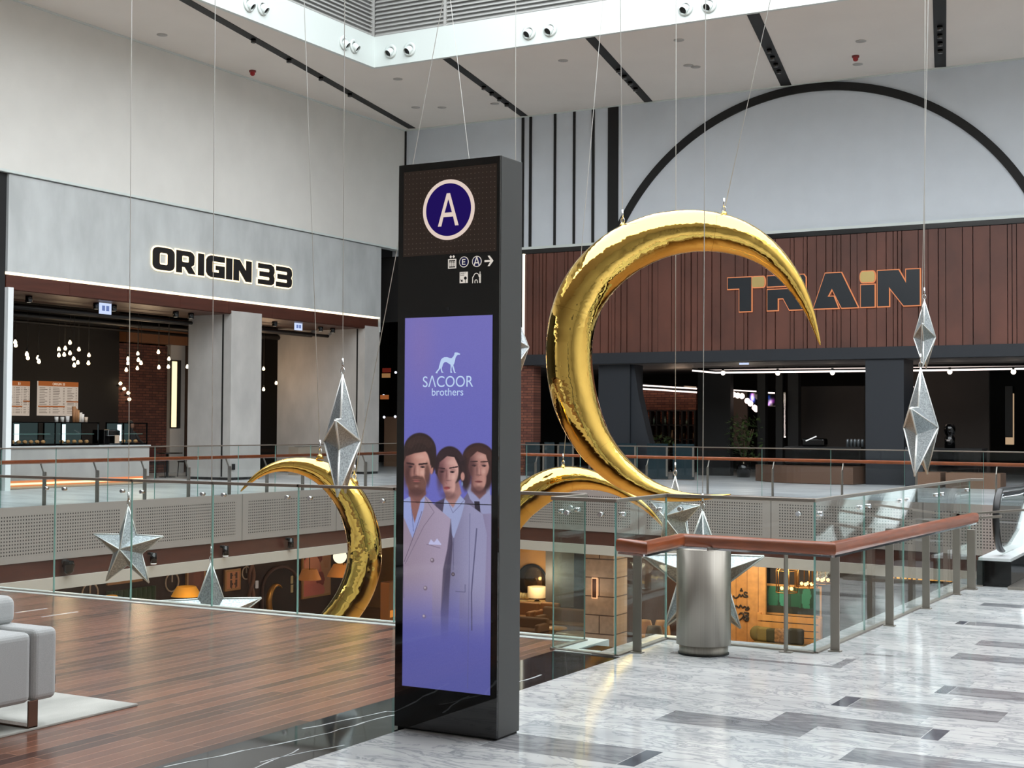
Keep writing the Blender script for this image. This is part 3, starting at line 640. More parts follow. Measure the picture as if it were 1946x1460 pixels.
for dx in (-.012, 0, .012):
    g.prism([(p[0]+dx-.0038, p[2]-.014), (p[0]+dx+.0038, p[2]-.014), (p[0]+dx+.0038, p[2]+.006), (p[0]+dx-.0038, p[2]+.006)], 'XZ', PF-.0018, PF-.001); g.prism([(x+p[0]+dx, z+p[2]+.0105) for x, z in circ(0, 0, .0033, 8)], 'XZ', PF-.0018, PF-.001)
for dx, s_ in ((-.009, -1), (.009, 1)): g.prism([(p[0]+dx-.008, p[2]+.037), (p[0]+dx, p[2]+.037-.008), (p[0]+dx+.008, p[2]+.037), (p[0]+dx, p[2]+.037+.008)], 'XZ', PF-.0018, PF-.001)
g.build('lift_figures', EWH, li)
p = fp(881.5, 527.5); k = .0245
pk = shape2d('park_sign', [[(-k, -.029), (k, -.029), (k, .029), (-k, .029)]], .0012, EWH, (p[0], PF-.0015, p[2]), X_, Z_, t)
g = G()
g.prism([(x+p[0]+.011, z+p[2]-.004) for x, z in circ(0, 0, .0085, 12)], 'XZ', PF-.0034, PF-.0024); g.prism([(p[0]+.0095, p[2]-.028), (p[0]+.0125, p[2]-.028), (p[0]+.0125, p[2]-.01), (p[0]+.0095, p[2]-.01)], 'XZ', PF-.0034, PF-.0024)
g.prism([(p[0]-.016, p[2]-.022), (p[0]-.004, p[2]-.022), (p[0]-.008, p[2]-.008), (p[0]-.012, p[2]-.016), (p[0]-.018, p[2]-.006)], 'XZ', PF-.0034, PF-.0024)
g.build('tree_symbol', MBLK, pk)
text3d('sign_text', 'FAMILY', .0105, .0006, MBLK, (p[0]-.004, PF-.003, p[2]+.018), X_, Z_, pk); text3d('sign_text', 'PARK', .0105, .0006, MBLK, (p[0]-.008, PF-.003, p[2]+.008), X_, Z_, pk)
p = fp(906, 527.5); g = G()
w_ = .0022
def stroke(g, pts, m=0):
    for q0, q1 in zip(pts, pts[1:]): g.beam((p[0]+q0[0], PF-.0015, p[2]+q0[1]), (p[0]+q1[0], PF-.0015, p[2]+q1[1]), .0012, .0036, m, up=(0, 0, 1)) if abs(q1[0]-q0[0]) > 1e-6 else g.box(p[0]+q0[0]-.0018, p[0]+q0[0]+.0018, PF-.0021, PF-.0009, p[2]+min(q0[1], q1[1]), p[2]+max(q0[1], q1[1]), m)
stroke(g, [(-.024, -.029), (-.024, .004)]); stroke(g, [(-.024, .004), (-.018, .004)])
stroke(g, [(-.018+.0, .004)]+[(-.002-.016*math.cos(a_), .004+.018*math.sin(a_)) for a_ in np.linspace(0, math.pi, 12)]+[(.024, .004)])
stroke(g, [(.0235, -.029), (.0235, .016)]); stroke(g, [(.018, -.029), (.018, .016)]); stroke(g, [(.0205, .016), (.0205, .03)])
stroke(g, [(-.0095, -.029)]+[(-.003-.0075*math.cos(a_), -.021+.009*math.sin(a_)) for a_ in np.linspace(0, math.pi, 9)]+[(.0045, -.029)])
g.build('mosque_sign', EWH, t)
p = fp(851, 587); G().prism([(x+p[0], z+p[2]) for x, z in circ(0, 0, .011, 20)], 'XZ', PF-.001, PF).build('camera_lens', mat('lens_grey', (40, 40, 42), .2), t)
# ---- the advertising screen (a flat lit picture)
def smooth(a, b, x): t_ = np.clip((x-a)/(b-a), 0, 1); return t_*t_*(3-2*t_)
def ad(W_, H_, K):
    Y, X = np.mgrid[0:H_*K, 0:W_*K].astype(float); X = (X+.5)/K; Y = (Y+.5)/K
    rng = np.random.RandomState(3)
    im = np.zeros(X.shape+(3,)); v = Y/H_
    c0, c1, c2 = np.array([116, 112, 188.]), np.array([104, 104, 186.]), np.array([88, 90, 158.])
    im[:] = c0; im += (c1-c0)*smooth(0, .35, v)[..., None]; im += (c2-c1)*smooth(.6, 1., v)[..., None]
    im += (np.array([10, 2, -6])*np.exp(-((X-30)**2/900+(Y-60)**2/9000))[..., None])
    def put(mask, col): 
        nonlocal im; im = im*(1-mask[..., None])+np.array(col, float)*mask[..., None]
    def putf(mask, field): 
        nonlocal im; im = im*(1-mask[..., None])+field*mask[..., None]
    def ell(cx, cy, rx, ry, soft=1.2, rot=0.):
        c, s = math.cos(rot), math.sin(rot); u = ((X-cx)*c+(Y-cy)*s)/rx; w = (-(X-cx)*s+(Y-cy)*c)/ry; r = np.sqrt(u*u+w*w)
        return 1-smooth(1-soft/min(rx, ry), 1+soft/min(rx, ry)*.6, r)
    def pol(pts, soft=.9):
        pts = np.array(pts, float); inside = np.zeros(X.shape, bool); dist = np.full(X.shape, 1e9)
        x0, x1, y0, y1 = pts[:, 0].min()-3, pts[:, 0].max()+3, pts[:, 1].min()-3, pts[:, 1].max()+3
        sl = (slice(max(0, int(y0*K)), max(0, int(y1*K)+1)), slice(max(0, int(x0*K)), max(0, int(x1*K)+1))); xs, ys = X[sl], Y[sl]; ins = np.zeros(xs.shape, bool); ds = np.full(xs.shape, 1e9)
        for (ax, ay), (bx, by) in zip(pts, np.roll(pts, -1, 0)):
            cnd = ((ay > ys) != (by > ys)) & (xs < (bx-ax)*(ys-ay)/(by-ay+1e-9)+ax); ins ^= cnd
            t_ = np.clip(((xs-ax)*(bx-ax)+(ys-ay)*(by-ay))/((bx-ax)**2+(by-ay)**2+1e-9), 0, 1); ds = np.minimum(ds, np.hypot(xs-ax-t_*(bx-ax), ys-ay-t_*(by-ay)))
        m = np.zeros(X.shape); m[sl] = np.clip(.5+np.where(ins, ds, -ds)/soft, 0, 1); return m
    def line(pts, w, col, soft=.8, al=1.):
        m = np.zeros(X.shape)
        for (ax, ay), (bx, by) in zip(pts, pts[1:]):
            t_ = np.clip(((X-ax)*(bx-ax)+(Y-ay)*(by-ay))/((bx-ax)**2+(by-ay)**2+1e-9), 0, 1); d = np.hypot(X-ax-t_*(bx-ax), Y-ay-t_*(by-ay)); m = np.maximum(m, 1-smooth(w/2-soft/2, w/2+soft/2, d))
        put(m*al, col)
    fade = 1-smooth(480, 625, Y)
    def suit(pts, c_a, c_b, xa, xb):
        f = smooth(xa, xb, X)[..., None]; fl = np.array(c_a, float)*(1-f)+np.array(c_b, float)*f
        fl = fl+((np.sin(X*3.1+np.sin(Y*.7))*1.5)[..., None]); putf(pol(pts, 1.4)*fade, fl)
    # man on the right: neck, shirt, tie, jacket
    suit([(112, 352), (124, 334), (140, 330), (168, 338), (172, 700), (108, 700)], (104, 96, 122), (142, 134, 168), 112, 170)
    put(pol([(118, 318), (164, 316), (168, 370), (152, 372), (128, 346)], 1.5), (150, 152, 190)); put(pol([(136, 350), (146, 350), (150, 392), (142, 400)], 1), (46, 38, 54)); 
    put(pol([(130, 306), (158, 304), (158, 334), (146, 346), (130, 330)], 3), (120, 84, 86))
    # man 2 head
    put(ell(143, 268, 30, 28, 2), (54, 36, 36)); put(ell(158, 290, 14, 40, 3), (58, 38, 38)); put(ell(120, 296, 10, 36, 3), (50, 34, 36))
    f = smooth(124, 166, X)[..., None]; skin = np.array([150, 106, 100.])*(1-f)+np.array([196, 146, 134.])*f
    face2 = np.maximum(ell(144, 280, 20, 34, 2), ell(145, 306, 14, 25, 2)); putf(face2, skin)
    put(pol([(120, 262), (128, 248), (146, 244), (164, 252), (169, 300), (163, 282), (157, 262), (141, 256), (128, 268), (122, 296)], 2), (58, 38, 36))
    for ex in (135, 154): line([(ex-6, 276), (ex+6, 275)], 2.4, (60, 40, 40)); put(ell(ex, 283, 4.4, 1.8, .8), (60, 44, 48)); put(ell(ex+1, 284, 1.4, 1.1, .6), (16, 12, 16))
    line([(146, 284), (148, 300), (143, 304)], 2, (150, 98, 92), 1.6, .7); put(ell(144, 313, 6.5, 2.2, 1), (146, 78, 78)); line([(137, 313), (151, 313)], .9, (86, 46, 50))
    putf(ell(127, 292, 5, 30, 4)*.5, np.array([96, 66, 66.])+0*skin)
    def shade(cx, cy, w, h, lit=1, k=1.):
        sh = lambda m, a: put(np.clip(m, 0, 1)*a*k, (58, 34, 38)); hi = lambda m, a: put(np.clip(m, 0, 1)*a, (240, 204, 190))
        sh(ell(cx-lit*w*.72, cy+h*.05, w*.42, h*.72, w*.4), .55); sh(ell(cx-w*.42, cy-h*.17, w*.28, h*.09, 3), .38); sh(ell(cx+w*.42, cy-h*.17, w*.28, h*.09, 3), .3)
        sh(ell(cx-lit*w*.16, cy+h*.08, w*.10, h*.26, 2.5), .45); sh(ell(cx, cy+h*.30, w*.26, h*.035, 1.6), .45); sh(ell(cx, cy+h*.60, w*.28, h*.045, 2), .35); sh(ell(cx, cy+h*.98, w*.75, h*.2, 5), .45)
        sh(ell(cx+lit*w*.80, cy+h*.35, w*.22, h*.4, 4), .22); hi(ell(cx+lit*w*.10, cy+h*.06, w*.055, h*.24, 1.6), .32); hi(ell(cx+lit*w*.45, cy+h*.14, w*.24, h*.12, 4), .26); hi(ell(cx+lit*w*.2, cy-h*.52, w*.4, h*.13, 5), .24); hi(ell(cx, cy+h*.72, w*.16, h*.06, 2), .2)
    def strands(cx, cy, r0, r1, a0, a1, n, col, al=.4):
        for q in range(n):
            rr0 = r0+(r1-r0)*q/n; aa = np.linspace(a0, a1, 9); line([(cx+rr0*math.cos(a_)*.95, cy-rr0*math.sin(a_)*1.05) for a_ in aa], .9, col, 1.2, al)
    shade(144, 288, 20, 42, 1); strands(143, 282, 24, 35, .3, 2.6, 7, (92, 60, 54))
    # woman: jacket, shirt
    suit([(52, 374), (60, 356), (84, 345), (104, 352), (128, 356), (152, 372), (160, 410), (156, 560), (160, 720), (56, 720), (58, 500)], (110, 104, 132), (150, 148, 182), 60, 140)
    put(pol([(62, 356), (84, 344), (70, 392), (62, 420)], 3), (74, 66, 88))
    put(pol([(80, 346), (104, 334), (119, 350), (112, 378), (98, 420), (86, 398), (74, 388)], 1.4), (156, 164, 204))
    line([(86, 350), (96, 372), (116, 350)], 1, (110, 110, 150)); line([(98, 420), (97, 480)], 1, (90, 86, 118)); line([(128, 372), (126, 700)], 1.2, (92, 92, 128), 1, .6)
    line([(141, 400), (132, 520), (133, 590)], 2.2, (74, 72, 104), 1.5, .8); line([(102, 520), (120, 520), (120, 506)], 1, (84, 82, 116)); put(ell(97, 488, 3.4, 3.8, 1), (70, 60, 72)); put(ell(97, 488, 1.7, 2, .8), (140, 130, 140))
    put(pol([(80, 322), (106, 312), (112, 336), (96, 362), (82, 348)], 3), (164, 122, 118))
    # woman head
    put(ell(89, 284, 29, 37, 2), (44, 30, 34)); put(ell(112, 296, 8, 15, 2), (52, 36, 38))
    f = smooth(68, 108, X)[..., None]; skin = np.array([148, 102, 102.])*(1-f)+np.array([214, 168, 158.])*f
    putf(np.maximum(ell(86, 293, 20.5, 34, 2), ell(88, 318, 13, 25, 2)), skin)
    put(pol([(62, 300), (62, 272), (74, 254), (92, 250), (108, 260), (113, 296), (107, 286), (98, 268), (84, 266), (70, 278), (66, 300)], 2), (44, 30, 34)); put(ell(114, 304, 4, 8.5, 1.2), (190, 140, 130)); put(ell(113, 318, 1.8, 4.5, 1), (120, 140, 180))
    line([(68, 289), (79, 290)], 2.4, (52, 34, 38)); line([(89, 289), (104, 286)], 2.4, (52, 34, 38))
    for ex in (74, 94): put(ell(ex, 296, 4.8, 2., .8), (64, 44, 50)); put(ell(ex+.5, 296.4, 1.5, 1.3, .6), (14, 12, 16))
    line([(84, 294), (80, 314), (84, 319)], 2, (150, 100, 96), 1.8, .7); put(ell(84, 327, 6, 3.1, 1), (156, 76, 80)); line([(78, 327), (90, 327)], .8, (98, 46, 52)); putf(ell(70, 306, 5, 26, 4)*.5, np.array([98, 66, 70.])+0*skin)
    shade(87, 300, 20.5, 42, 1, .9); strands(90, 288, 24, 36, .5, 2.5, 7, (84, 60, 66))
    # man on the left: jacket, open shirt
    suit([(-4, 372), (0, 358), (14, 350), (44, 344), (62, 360), (92, 384), (92, 430), (84, 480), (74, 560), (76, 720), (-4, 720)], (150, 134, 152), (166, 152, 176), 0, 90)
    put(pol([(92, 384), (86, 440), (78, 480), (74, 560), (76, 700), (86, 700), (90, 520), (96, 430)], 2)*fade*.8, (66, 58, 80))
    put(pol([(0, 352), (18, 342), (30, 352), (42, 342), (40, 366), (30, 396), (18, 424), (4, 392), (-2, 380)], 1.4), (150, 160, 212)); put(pol([(13, 344), (36, 340), (30, 366), (22, 394), (16, 372)], 2), (140, 96, 92))
    line([(16, 368), (20, 410)], 1.2, (100, 108, 160)); line([(36, 372), (18, 426), (2, 470)], 1.2, (104, 90, 112)); line([(42, 346), (60, 372), (40, 400), (4, 474)], 1.1, (112, 98, 120), 1, .8)
    line([(0, 474), (2, 540)], 1, (110, 96, 120)); 
    for bx, by in ((57, 464), (44, 518), (42, 572)): put(ell(bx, by, 4, 4.6, 1)*fade.clip(.45, 1), (112, 98, 112)); put(ell(bx-.8, by-.8, 2.2, 2.4, 1), (176, 164, 178))
    line([(46, 434), (72, 440)], 1, (116, 102, 124)); put(pol([(50, 432), (54, 424), (60, 430), (66, 422), (74, 432), (74, 434), (50, 434)], 1), (190, 190, 228))
    # man 1 head
    put(pol([(8, 300), (40, 300), (44, 340), (28, 358), (10, 344)], 3), (124, 84, 80))
    put(ell(31, 256, 32, 34, 2), (46, 34, 34)); put(ell(55, 270, 9, 30, 2), (48, 34, 36))
    f = smooth(0, 50, X)[..., None]; skin = np.array([158, 110, 100.])*(1-f)+np.array([206, 156, 142.])*f
    putf(np.maximum(ell(25, 288, 27, 42, 2), ell(25, 312, 21, 29, 2)), skin); put(ell(54, 292, 3.6, 10, 1.2), (184, 128, 118))
    put(pol([(-2, 262), (4, 240), (20, 226), (46, 228), (60, 248), (60, 286), (54, 290), (50, 262), (42, 258), (20, 262), (4, 268), (-1, 282)], 2), (48, 34, 32))
    bm = np.maximum(ell(26, 322, 19, 20, 3), ell(10, 306, 7, 22, 3)); bm = np.maximum(bm, ell(46, 302, 6, 24, 3))*(1-ell(24, 300, 13, 14, 4)); put(bm*.8, (92, 60, 54))
    put(ell(25, 309, 12, 4, 2)*.8, (84, 54, 50)); put(ell(25, 315, 7.5, 2.4, 1), (158, 92, 88)); line([(17, 314.5), (33, 314.5)], .9, (80, 46, 46))
    line([(6, 281), (19, 283)], 3, (48, 32, 32)); line([(30, 283), (45, 281)], 3, (48, 32, 32))
    for ex in (13, 37): put(ell(ex, 288, 4.8, 1.9, .8), (62, 46, 48)); put(ell(ex, 288.4, 1.5, 1.2, .6), (14, 12, 14))
    line([(23, 286), (20, 302), (26, 304)], 2.2, (150, 100, 90), 2, .7); putf(ell(3, 300, 6, 30, 4)*.5, np.array([100, 68, 62.])+0*skin)
    shade(25, 292, 26, 46, 1, .9); strands(31, 262, 20, 33, .5, 2.7, 8, (86, 62, 54))
    for k_ in range(7): line([(6+7*k_, 258-k_), (14+7*k_, 234+abs(k_-3))], .9, (74, 54, 50), 1, .5)
    im += rng.normal(0, 1.2, X.shape)[..., None]
    return np.clip(im/255, 0, 1)
IMG = ad(168, 708, 1.5 if False else 1)
SXa, SXb = (fp(770, 603)[0]+fp(764.5, 1303)[0])/2, (fp(936.5, 601)[0]+fp(931.5, 1322)[0])/2
SZ1, SZ0 = (fp(770, 603)[2]+fp(936.5, 600.5)[2])/2, (fp(764, 1303)[2]+fp(931.5, 1322)[2])/2
hS = SZ1-SZ0; cut = 355; MSCR = vcol_mat('lit_screen', True, .9); GAP = .004
y_ = PF-.001
sc1 = grid_picture('upper_screen', (SXa, y_, SZ1), (SXb-SXa, 0, 0), (0, 0, -(hS*cut/708-GAP/2)), 168, cut, IMG[:cut], MSCR, t)
sc2 = grid_picture('lower_screen', (SXa, y_, SZ0+hS*(1-cut/708)-GAP/2), (SXb-SXa, 0, 0), (0, 0, -(hS*(1-cut/708)-GAP/2)), 168, 708-cut, IMG[cut:], MSCR, t)
sc1['label'] = 'lit lilac screen with a hound emblem above three people in suits'; sc2['label'] = 'lit screen showing pale suit jackets fading into blue'
ELG = emis('lit_pale_blue', (190, 212, 244), .95)
um = (SXb-SXa)/168
def spx(x, y): return (SXa+(x+.0)*um, SZ1-y*hS/708)
q = spx(86, 128+.0)
text3d('brand_lettering', 'S\u039bCOOR', .0385*2.12, .0004, ELG, (spx(84, 0)[0], y_-.0012, spx(0, 134)[1]), X_, Z_, sc1, sx=.93)
text3d('brand_lettering', 'brothers', .056, .0004, ELG, (spx(84, 0)[0], y_-.0012, spx(0, 150.5)[1]), X_, Z_, sc1)
DOG = [(361, 285), (372, 268), (386, 252), (388, 236), (394, 216), (400, 196), (404, 182), (414, 172), (430, 164), (452, 164), (474, 172), (488, 172), (500, 160), (508, 144), (508, 134), (514, 129), (528, 129), (540, 134), (554, 142), (548, 148), (534, 148), (524, 156), (516, 174), (512, 196), (506, 216), (500, 226), (504, 240), (510, 262), (514, 280), (523, 287), (508, 287), (502, 270), (496, 250), (490, 232), (486, 250), (486, 270), (492, 285), (478, 285), (478, 262), (480, 240), (478, 222), (462, 212), (444, 200), (430, 204), (420, 216), (416, 232), (410, 246), (412, 262), (416, 276), (426, 282), (410, 284), (404, 266), (402, 248), (390, 262), (378, 276), (376, 288)]
shape2d('hound_emblem', [[((x-115)/4.056*um, -(y/4.056+37)*hS/708) for x, y in DOG]], .0004, ELG, (SXa, y_-.0012, SZ1), X_, Z_, sc1)
# ================================================================== HANGING ORNAMENTS
def unplane(x, y, P0, n):
    d = (x-973)/FPX*RT-(y-730)/FPX*UP+FW; return CAM+((P0-CAM)@n)/(d@n)*d
def pt_at(x, y, Y): return un(x, y, 'Y', Y)
def resample(P, R_, k=5):
    out, ro = [], []; n = len(P)
    for i in range(n-1):
        p0, p1, p2, p3 = P[max(i-1, 0)], P[i], P[i+1], P[min(i+2, n-1)]
        for j in range(k):
            t = j/k; out.append(.5*((2*p1)+(-p0+p2)*t+(2*p0-5*p1+4*p2-p3)*t*t+(-p0+3*p1-3*p2+p3)*t**3)); ro.append(R_[i]*(1-t)+R_[i+1]*t)
    out.append(P[-1]); ro.append(R_[-1]); return out, ro
def wire_to(top_px, p, parent, ztop=15.5, name='suspension_wire', r=.0045, hook=True):
    """wire from the ornament point p up through the photo direction of top_px=(x at y=0)"""
    p = Vector(p); q0 = Vector(un(top_px, 0, 'Y', p.y)); d = (q0-p); q = p+d*((ztop-p.z)/d.z)
    g = G().tube([p, q], r, 6); w = g.build(name, MWIRE, parent)
    if hook:
        g = G(); ring = [(p.x+.028*math.cos(a)*.8, p.y, p.z+.03+.035*math.sin(a)) for a in np.linspace(0, 2*math.pi, 13)]; g.tube(ring, .006, 6, cap=False)
        g.tube([(p.x, p.y, p.z+.05), (p.x, p.y, p.z+.16)], .011, 8); g.build('shackle', MCHROME, w)
def crescent(label, Y, pairs, start, tip, wires, cam_tilt=0.):
    pr_ = np.array([[a, b, c, d] for (a, b), (c, d) in pairs], float); mid = pr_[len(pr_)//2]; P0 = pt_at((mid[0]+mid[2])/2, (mid[1]+mid[3])/2, Y)
    n = P0-CAM; n[2] = 0; n /= np.linalg.norm(n); c, s = math.cos(cam_tilt), math.sin(cam_tilt); n = np.array([c*n[0]-s*n[1], s*n[0]+c*n[1], 0])
    P, R_ = [unplane(*start, P0, n)], [.006]
    for a, b, c, d in pr_:
        A_, B_ = unplane(a, b, P0, n), unplane(c, d, P0, n); P.append((A_+B_)/2); R_.append(np.linalg.norm(A_-B_)/2)
    P.append(unplane(*tip, P0, n)); R_.append(.006)
    for _ in range(2):
        Q = [P[0]]+[(P[i-1]+2*P[i]+P[i+1])/4 for i in range(1, len(P)-1)]+[P[-1]]; P = [P[0]]+[Q[i]*.6+P[i]*.4 for i in range(1, len(P)-1)]+[P[-1]]
        R_ = [R_[0]]+[(R_[i-1]+2*R_[i]+R_[i+1])/4 for i in range(1, len(R_)-1)]+[R_[-1]]
    pts, rs = resample([np.array(p) for p in P], R_, 6)
    t = thing('golden_crescent', label, 'hanging crescent', P0, None)
    G().tube(pts, rs, 40).build('body', MGOLD, t)
    for k in (len(pts)//4, len(pts)//2, 3*len(pts)//4): G().tube([pts[k-1]+(pts[k]-pts[k-1])*.96, pts[k]+(pts[k+1]-pts[k])*.04], [rs[k]+.0015, rs[k]+.0015], 40, cap=False).build('seam', mat('gold_seam', (200, 160, 80), .1, 1), t)
    for (hx, hy, tx) in wires:
        q = unplane(hx, hy, P0, n); G().lathe([(0, 0), (.045, 0), (.03, .04), (.012, .055), (0, .055)], q-np.array([0, 0, .05]), 14).build('lifting_lug', MGOLD, t); wire_to(tx, q, t)
    return t
C1 = [((1340, 954), (1335, 944)), ((1290, 954), (1292, 936)), ((1245, 950), (1262, 927)), ((1203, 943), (1236, 911)), ((1168, 926), (1206, 885)), ((1138, 905), (1180, 858)), ((1116, 882), (1155, 825)), ((1094, 854), (1142, 798)), ((1073, 822), (1133, 766)), ((1056, 788), (1126, 732)), ((1045, 745), (1122, 700)), ((1038, 690), (1121, 665)), ((1038, 640), (1126, 628)),
      ((1045, 590), (1136, 595)), ((1062, 545), (1152, 565)), ((1092, 497), (1175, 540)), ((1130, 458), (1205, 517)), ((1175, 430), (1240, 496)), ((1230, 409), (1280, 480)), ((1290, 400), (1325, 473)), ((1345, 402), (1370, 475)), ((1395, 415), (1412, 483)), ((1440, 437), (1437, 495)), ((1475, 465), (1462, 509)), ((1506, 501), (1489, 535)), ((1532, 545), (1515, 570)), ((1548, 588), (1536, 600))]
crescent('largest golden crescent, hanging right of the black pylon', 15.0, C1, (1389, 940), (1559, 656), ((1183, 424, 1179), (1376, 402, 1464)))
K4 = lambda x, y: (380+x/3.8425, 820+y/3.8425)
o2 = [(330, 385), (400, 305), (500, 235), (600, 198), (720, 183), (850, 195), (970, 232), (1080, 300), (1190, 410), (1270, 560), (1320, 720), (1338, 880), (1322, 1050), (1260, 1220), (1160, 1370), (1020, 1500), (860, 1590), (700, 1640)]
i2 = [(352, 395), (435, 325), (530, 293), (620, 284), (720, 300), (810, 340), (885, 400), (950, 470), (1010, 560), (1055, 670), (1080, 790), (1085, 920), (1068, 1040), (1010, 1180), (920, 1320), (810, 1430), (700, 1510), (600, 1575)]
crescent('golden crescent at the left, rising above the wooden deck edge', 13.0, [(K4(*a), K4(*b)) for a, b in zip(o2, i2)], K4(297, 438), K4(480, 1640), ((608, 864, 578), (674, 911, 842)))
C3 = [((925, 1040), (970, 1062)), ((940, 978), (975, 1022)), ((962, 940), (990, 997)), ((990, 912), (1016, 976)), ((1025, 894), (1047, 952)), ((1052, 887), (1068, 940)), ((1080, 885), (1092, 932)), ((1110, 889), (1115, 930)), ((1140, 898), (1142, 932)), ((1172, 915), (1165, 938)), ((1198, 934), (1188, 948)), ((1223, 950), (1213, 961)), ((1246, 972), (1238, 980))]
crescent('golden crescent partly hidden behind the black pylon', 18.0, C3, (930, 1140), (1268, 1010), ((1070, 884, 1146), (965, 930, 856)))
def star(label, cx, cy, Y, R, yaw, tk, top, Rin=.40, lean=0., Yn=None):
    """R = radius in photo pixels; yaw relative to facing the camera; top = photo x of its wire at the top edge"""
    P0 = Vector(pt_at(cx, cy, Y)); dep = float((np.array(P0)-CAM)@FW); r = R/FPX*dep
    n = Vector((-P0.x, -P0.y, 0)).normalized(); a = math.radians(yaw); n = Matrix.Rotation(a, 3, 'Z') @ n; sx = Vector((0, 0, 1)).cross(n); L_ = math.radians(lean)
    up = Vector((0, 0, 1)); up = (up*math.cos(L_)+n*math.sin(L_)); n2 = sx.cross(up)
    t = thing('hanging_star', label, 'hanging star', P0)
    V = []
    for k in range(10):
        th = math.pi/2+k*math.pi/5; q = r*(1 if k % 2 == 0 else Rin); V.append(P0+sx*(q*math.cos(th))+up*(q*math.sin(th)))
    F_, B_ = P0+n2*(r*tk), P0-n2*(r*tk)
    g = G(); 
    for k in range(10): g.add([V[k], V[(k+1) % 10], F_], [(0, 1, 2)]); g.add([V[(k+1) % 10], V[k], B_], [(0, 1, 2)])
    g.build('body', MSTAR, t)
    g = G(); e = r*.018
    for k in range(10):
        g.tube([V[k], V[(k+1) % 10]], e, 6)
        if k % 2 == 0:
            for c_ in (F_, B_): g.tube([V[k], c_], [e*.5, e], 6)
    g.build('beaded_edging', MSTARE, t)
    wire_to(top, V[0]+Vector((0, 0, .01)), t)
    return t
star('silver five-pointed star facing the deck, left of the big crescents', 243, 1042, 12.5, 79, -32, .36, 250.5)
star('silver star at the deck edge with only its upper half visible', 400, 1171, 11.5, 101, 6, .34, 409)
star('silver star turned edge-on in front of the left crescent', 650, 838, 12.0, 126, 84, .27, 655)
star('smaller silver star turned edge-on, uppermost at the right', 1757, 641, 20.0, 71, 86, .28, 1758)
star('larger silver star turned edge-on at the right, below the smaller one', 1750, 812, 17.0, 112, 80, .28, 1764)
star('silver star peeping out from behind the black pylon', 979, 660, 17.0, 66, 78, .4, 980)
star('silver star half turned below the tip of the largest crescent', 1283, 981, 16.5, 76, -50, .36, 1285)
star('large silver star hanging behind the steel bin', 1335, 1094, 13.0, 122, 4, .34, 1341)
# ================================================================== SHOP SIGNS
ORG = {'O': [rr(0, 0, .92, 1, .24), rr(.29, .24, .63, .76, .07)[::-1]],
       'R': [[(0, 0), (.28, 0), (.28, .27), (.42, .27), (.62, 0), (.97, 0), (.74, .33), (.88, .42), (.90, .56), (.90, .82), (.82, .94), (.70, 1), (0, 1)], rr(.28, .50, .62, .78, .05)[::-1]],
       'I': [[(0, 0), (.30, 0), (.30, 1), (0, 1)]],
       'G': [[(.22, 0), (.90, 0), (.90, .60), (.38, .60), (.38, .26), (.62, .26), (.62, .40), (.52, .40), (.52, .40), (.62, .40), (.62, .26), (.30, .26), (.30, .75), (.90, .75), (.90, 1), (.22, 1), (.08, .93), (0, .78), (0, .22), (.08, .07)]],
       'N': [[(0, 0), (.27, 0), (.27, .52), (.60, 0), (.88, 0), (.88, 1), (.61, 1), (.61, .50), (.29, 1), (0, 1)]],
       '3': [[(0, 0), (.72, 0), (.86, .08), (.90, .22), (.90, .38), (.84, .5), (.90, .62), (.90, .78), (.86, .92), (.72, 1), (0, 1), (0, .77), (.60, .77), (.63, .70), (.60, .62), (.08, .62), (.08, .38), (.60, .38), (.63, .30), (.60, .23), (0, .23)]]}
ORG['G'] = [[(.22, 0), (.90, 0), (.90, .56), (.46, .56), (.46, .36), (.62, .36), (.62, .24), (.30, .24), (.30, .74), (.90, .74), (.90, 1), (.22, 1), (.08, .93), (0, .78), (0, .22), (.08, .07)]]
def scale(l, w, h): return [[(x*w, y*h) for x, y in lp] for lp in l]
xs = XL-.03
zt = np.mean([un(308, 471, 'X', xs)[2], un(460, 495, 'X', xs)[2]]); zb = np.mean([un(308, 514.5, 'X', xs)[2], un(460, 534.5, 'X', xs)[2]])
HALO = emis('halo_warm', (255, 232, 190), 2.0); MLET = mat('letter_black', (22, 20, 20), .35)
sg = thing('cafe_sign', 'black raised letters ORIGIN 33 with a glowing outline on concrete', 'shop sign', (xs, float(un(420, 500, 'X', xs)[1]), float(zb)))
def letters(sgn, items, geo, toW, zb, zt, ax, plane_v, axn, out, skipw):
    for ch, a, b, nat in items:
        p0, p1 = toW(a), toW(b); w = (p1-p0)/nat; L_ = scale(geo[ch] if isinstance(ch, str) else ch, w, zt-zb)
        o = [0, 0, zb]; o['XYZ'.index(axn)] = plane_v; o[1-'XYZ'.index(axn)] = p0
        o2 = list(o); o2['XYZ'.index(axn)] = plane_v+out*.035
        lt = shape2d('letter', L_, .016, MLET, o2, ax, (0, 0, 1), sgn)
        o3 = list(o); o3['XYZ'.index(axn)] = plane_v+out*.015
        shape2d('halo_light', L_, .02, HALO, o3, ax, (0, 0, 1), lt, offset=.04)
f_ = lambda a: float(un(270+a/6.487, 450+(140+.30*(a-120)*.45)/6.487, 'X', xs)[1])
letters(sg, [('O', 120, 390, .92), ('R', 412, 652, .97), ('I', 680, 755, .30), ('G', 780, 1008, .90), ('I', 1026, 1102, .30), ('N', 1117, 1340, .88), ('3', 1420, 1622, .90), ('3', 1642, 1838, .90)], ORG, f_, float(zb), float(zt), (0, 1, 0), xs, 'X', 1, 0)
ys = YT-.088
zt2 = float(un(1560, 523, 'Y', ys)[2]); zb2 = float(un(1560, 588, 'Y', ys)[2]); zt2 = float(np.mean([un(1400, 528, 'Y', ys)[2], un(1730, 513, 'Y', ys)[2]])); zb2 = float(np.mean([un(1418, 592, 'Y', ys)[2], un(1690, 582, 'Y', ys)[2]]))
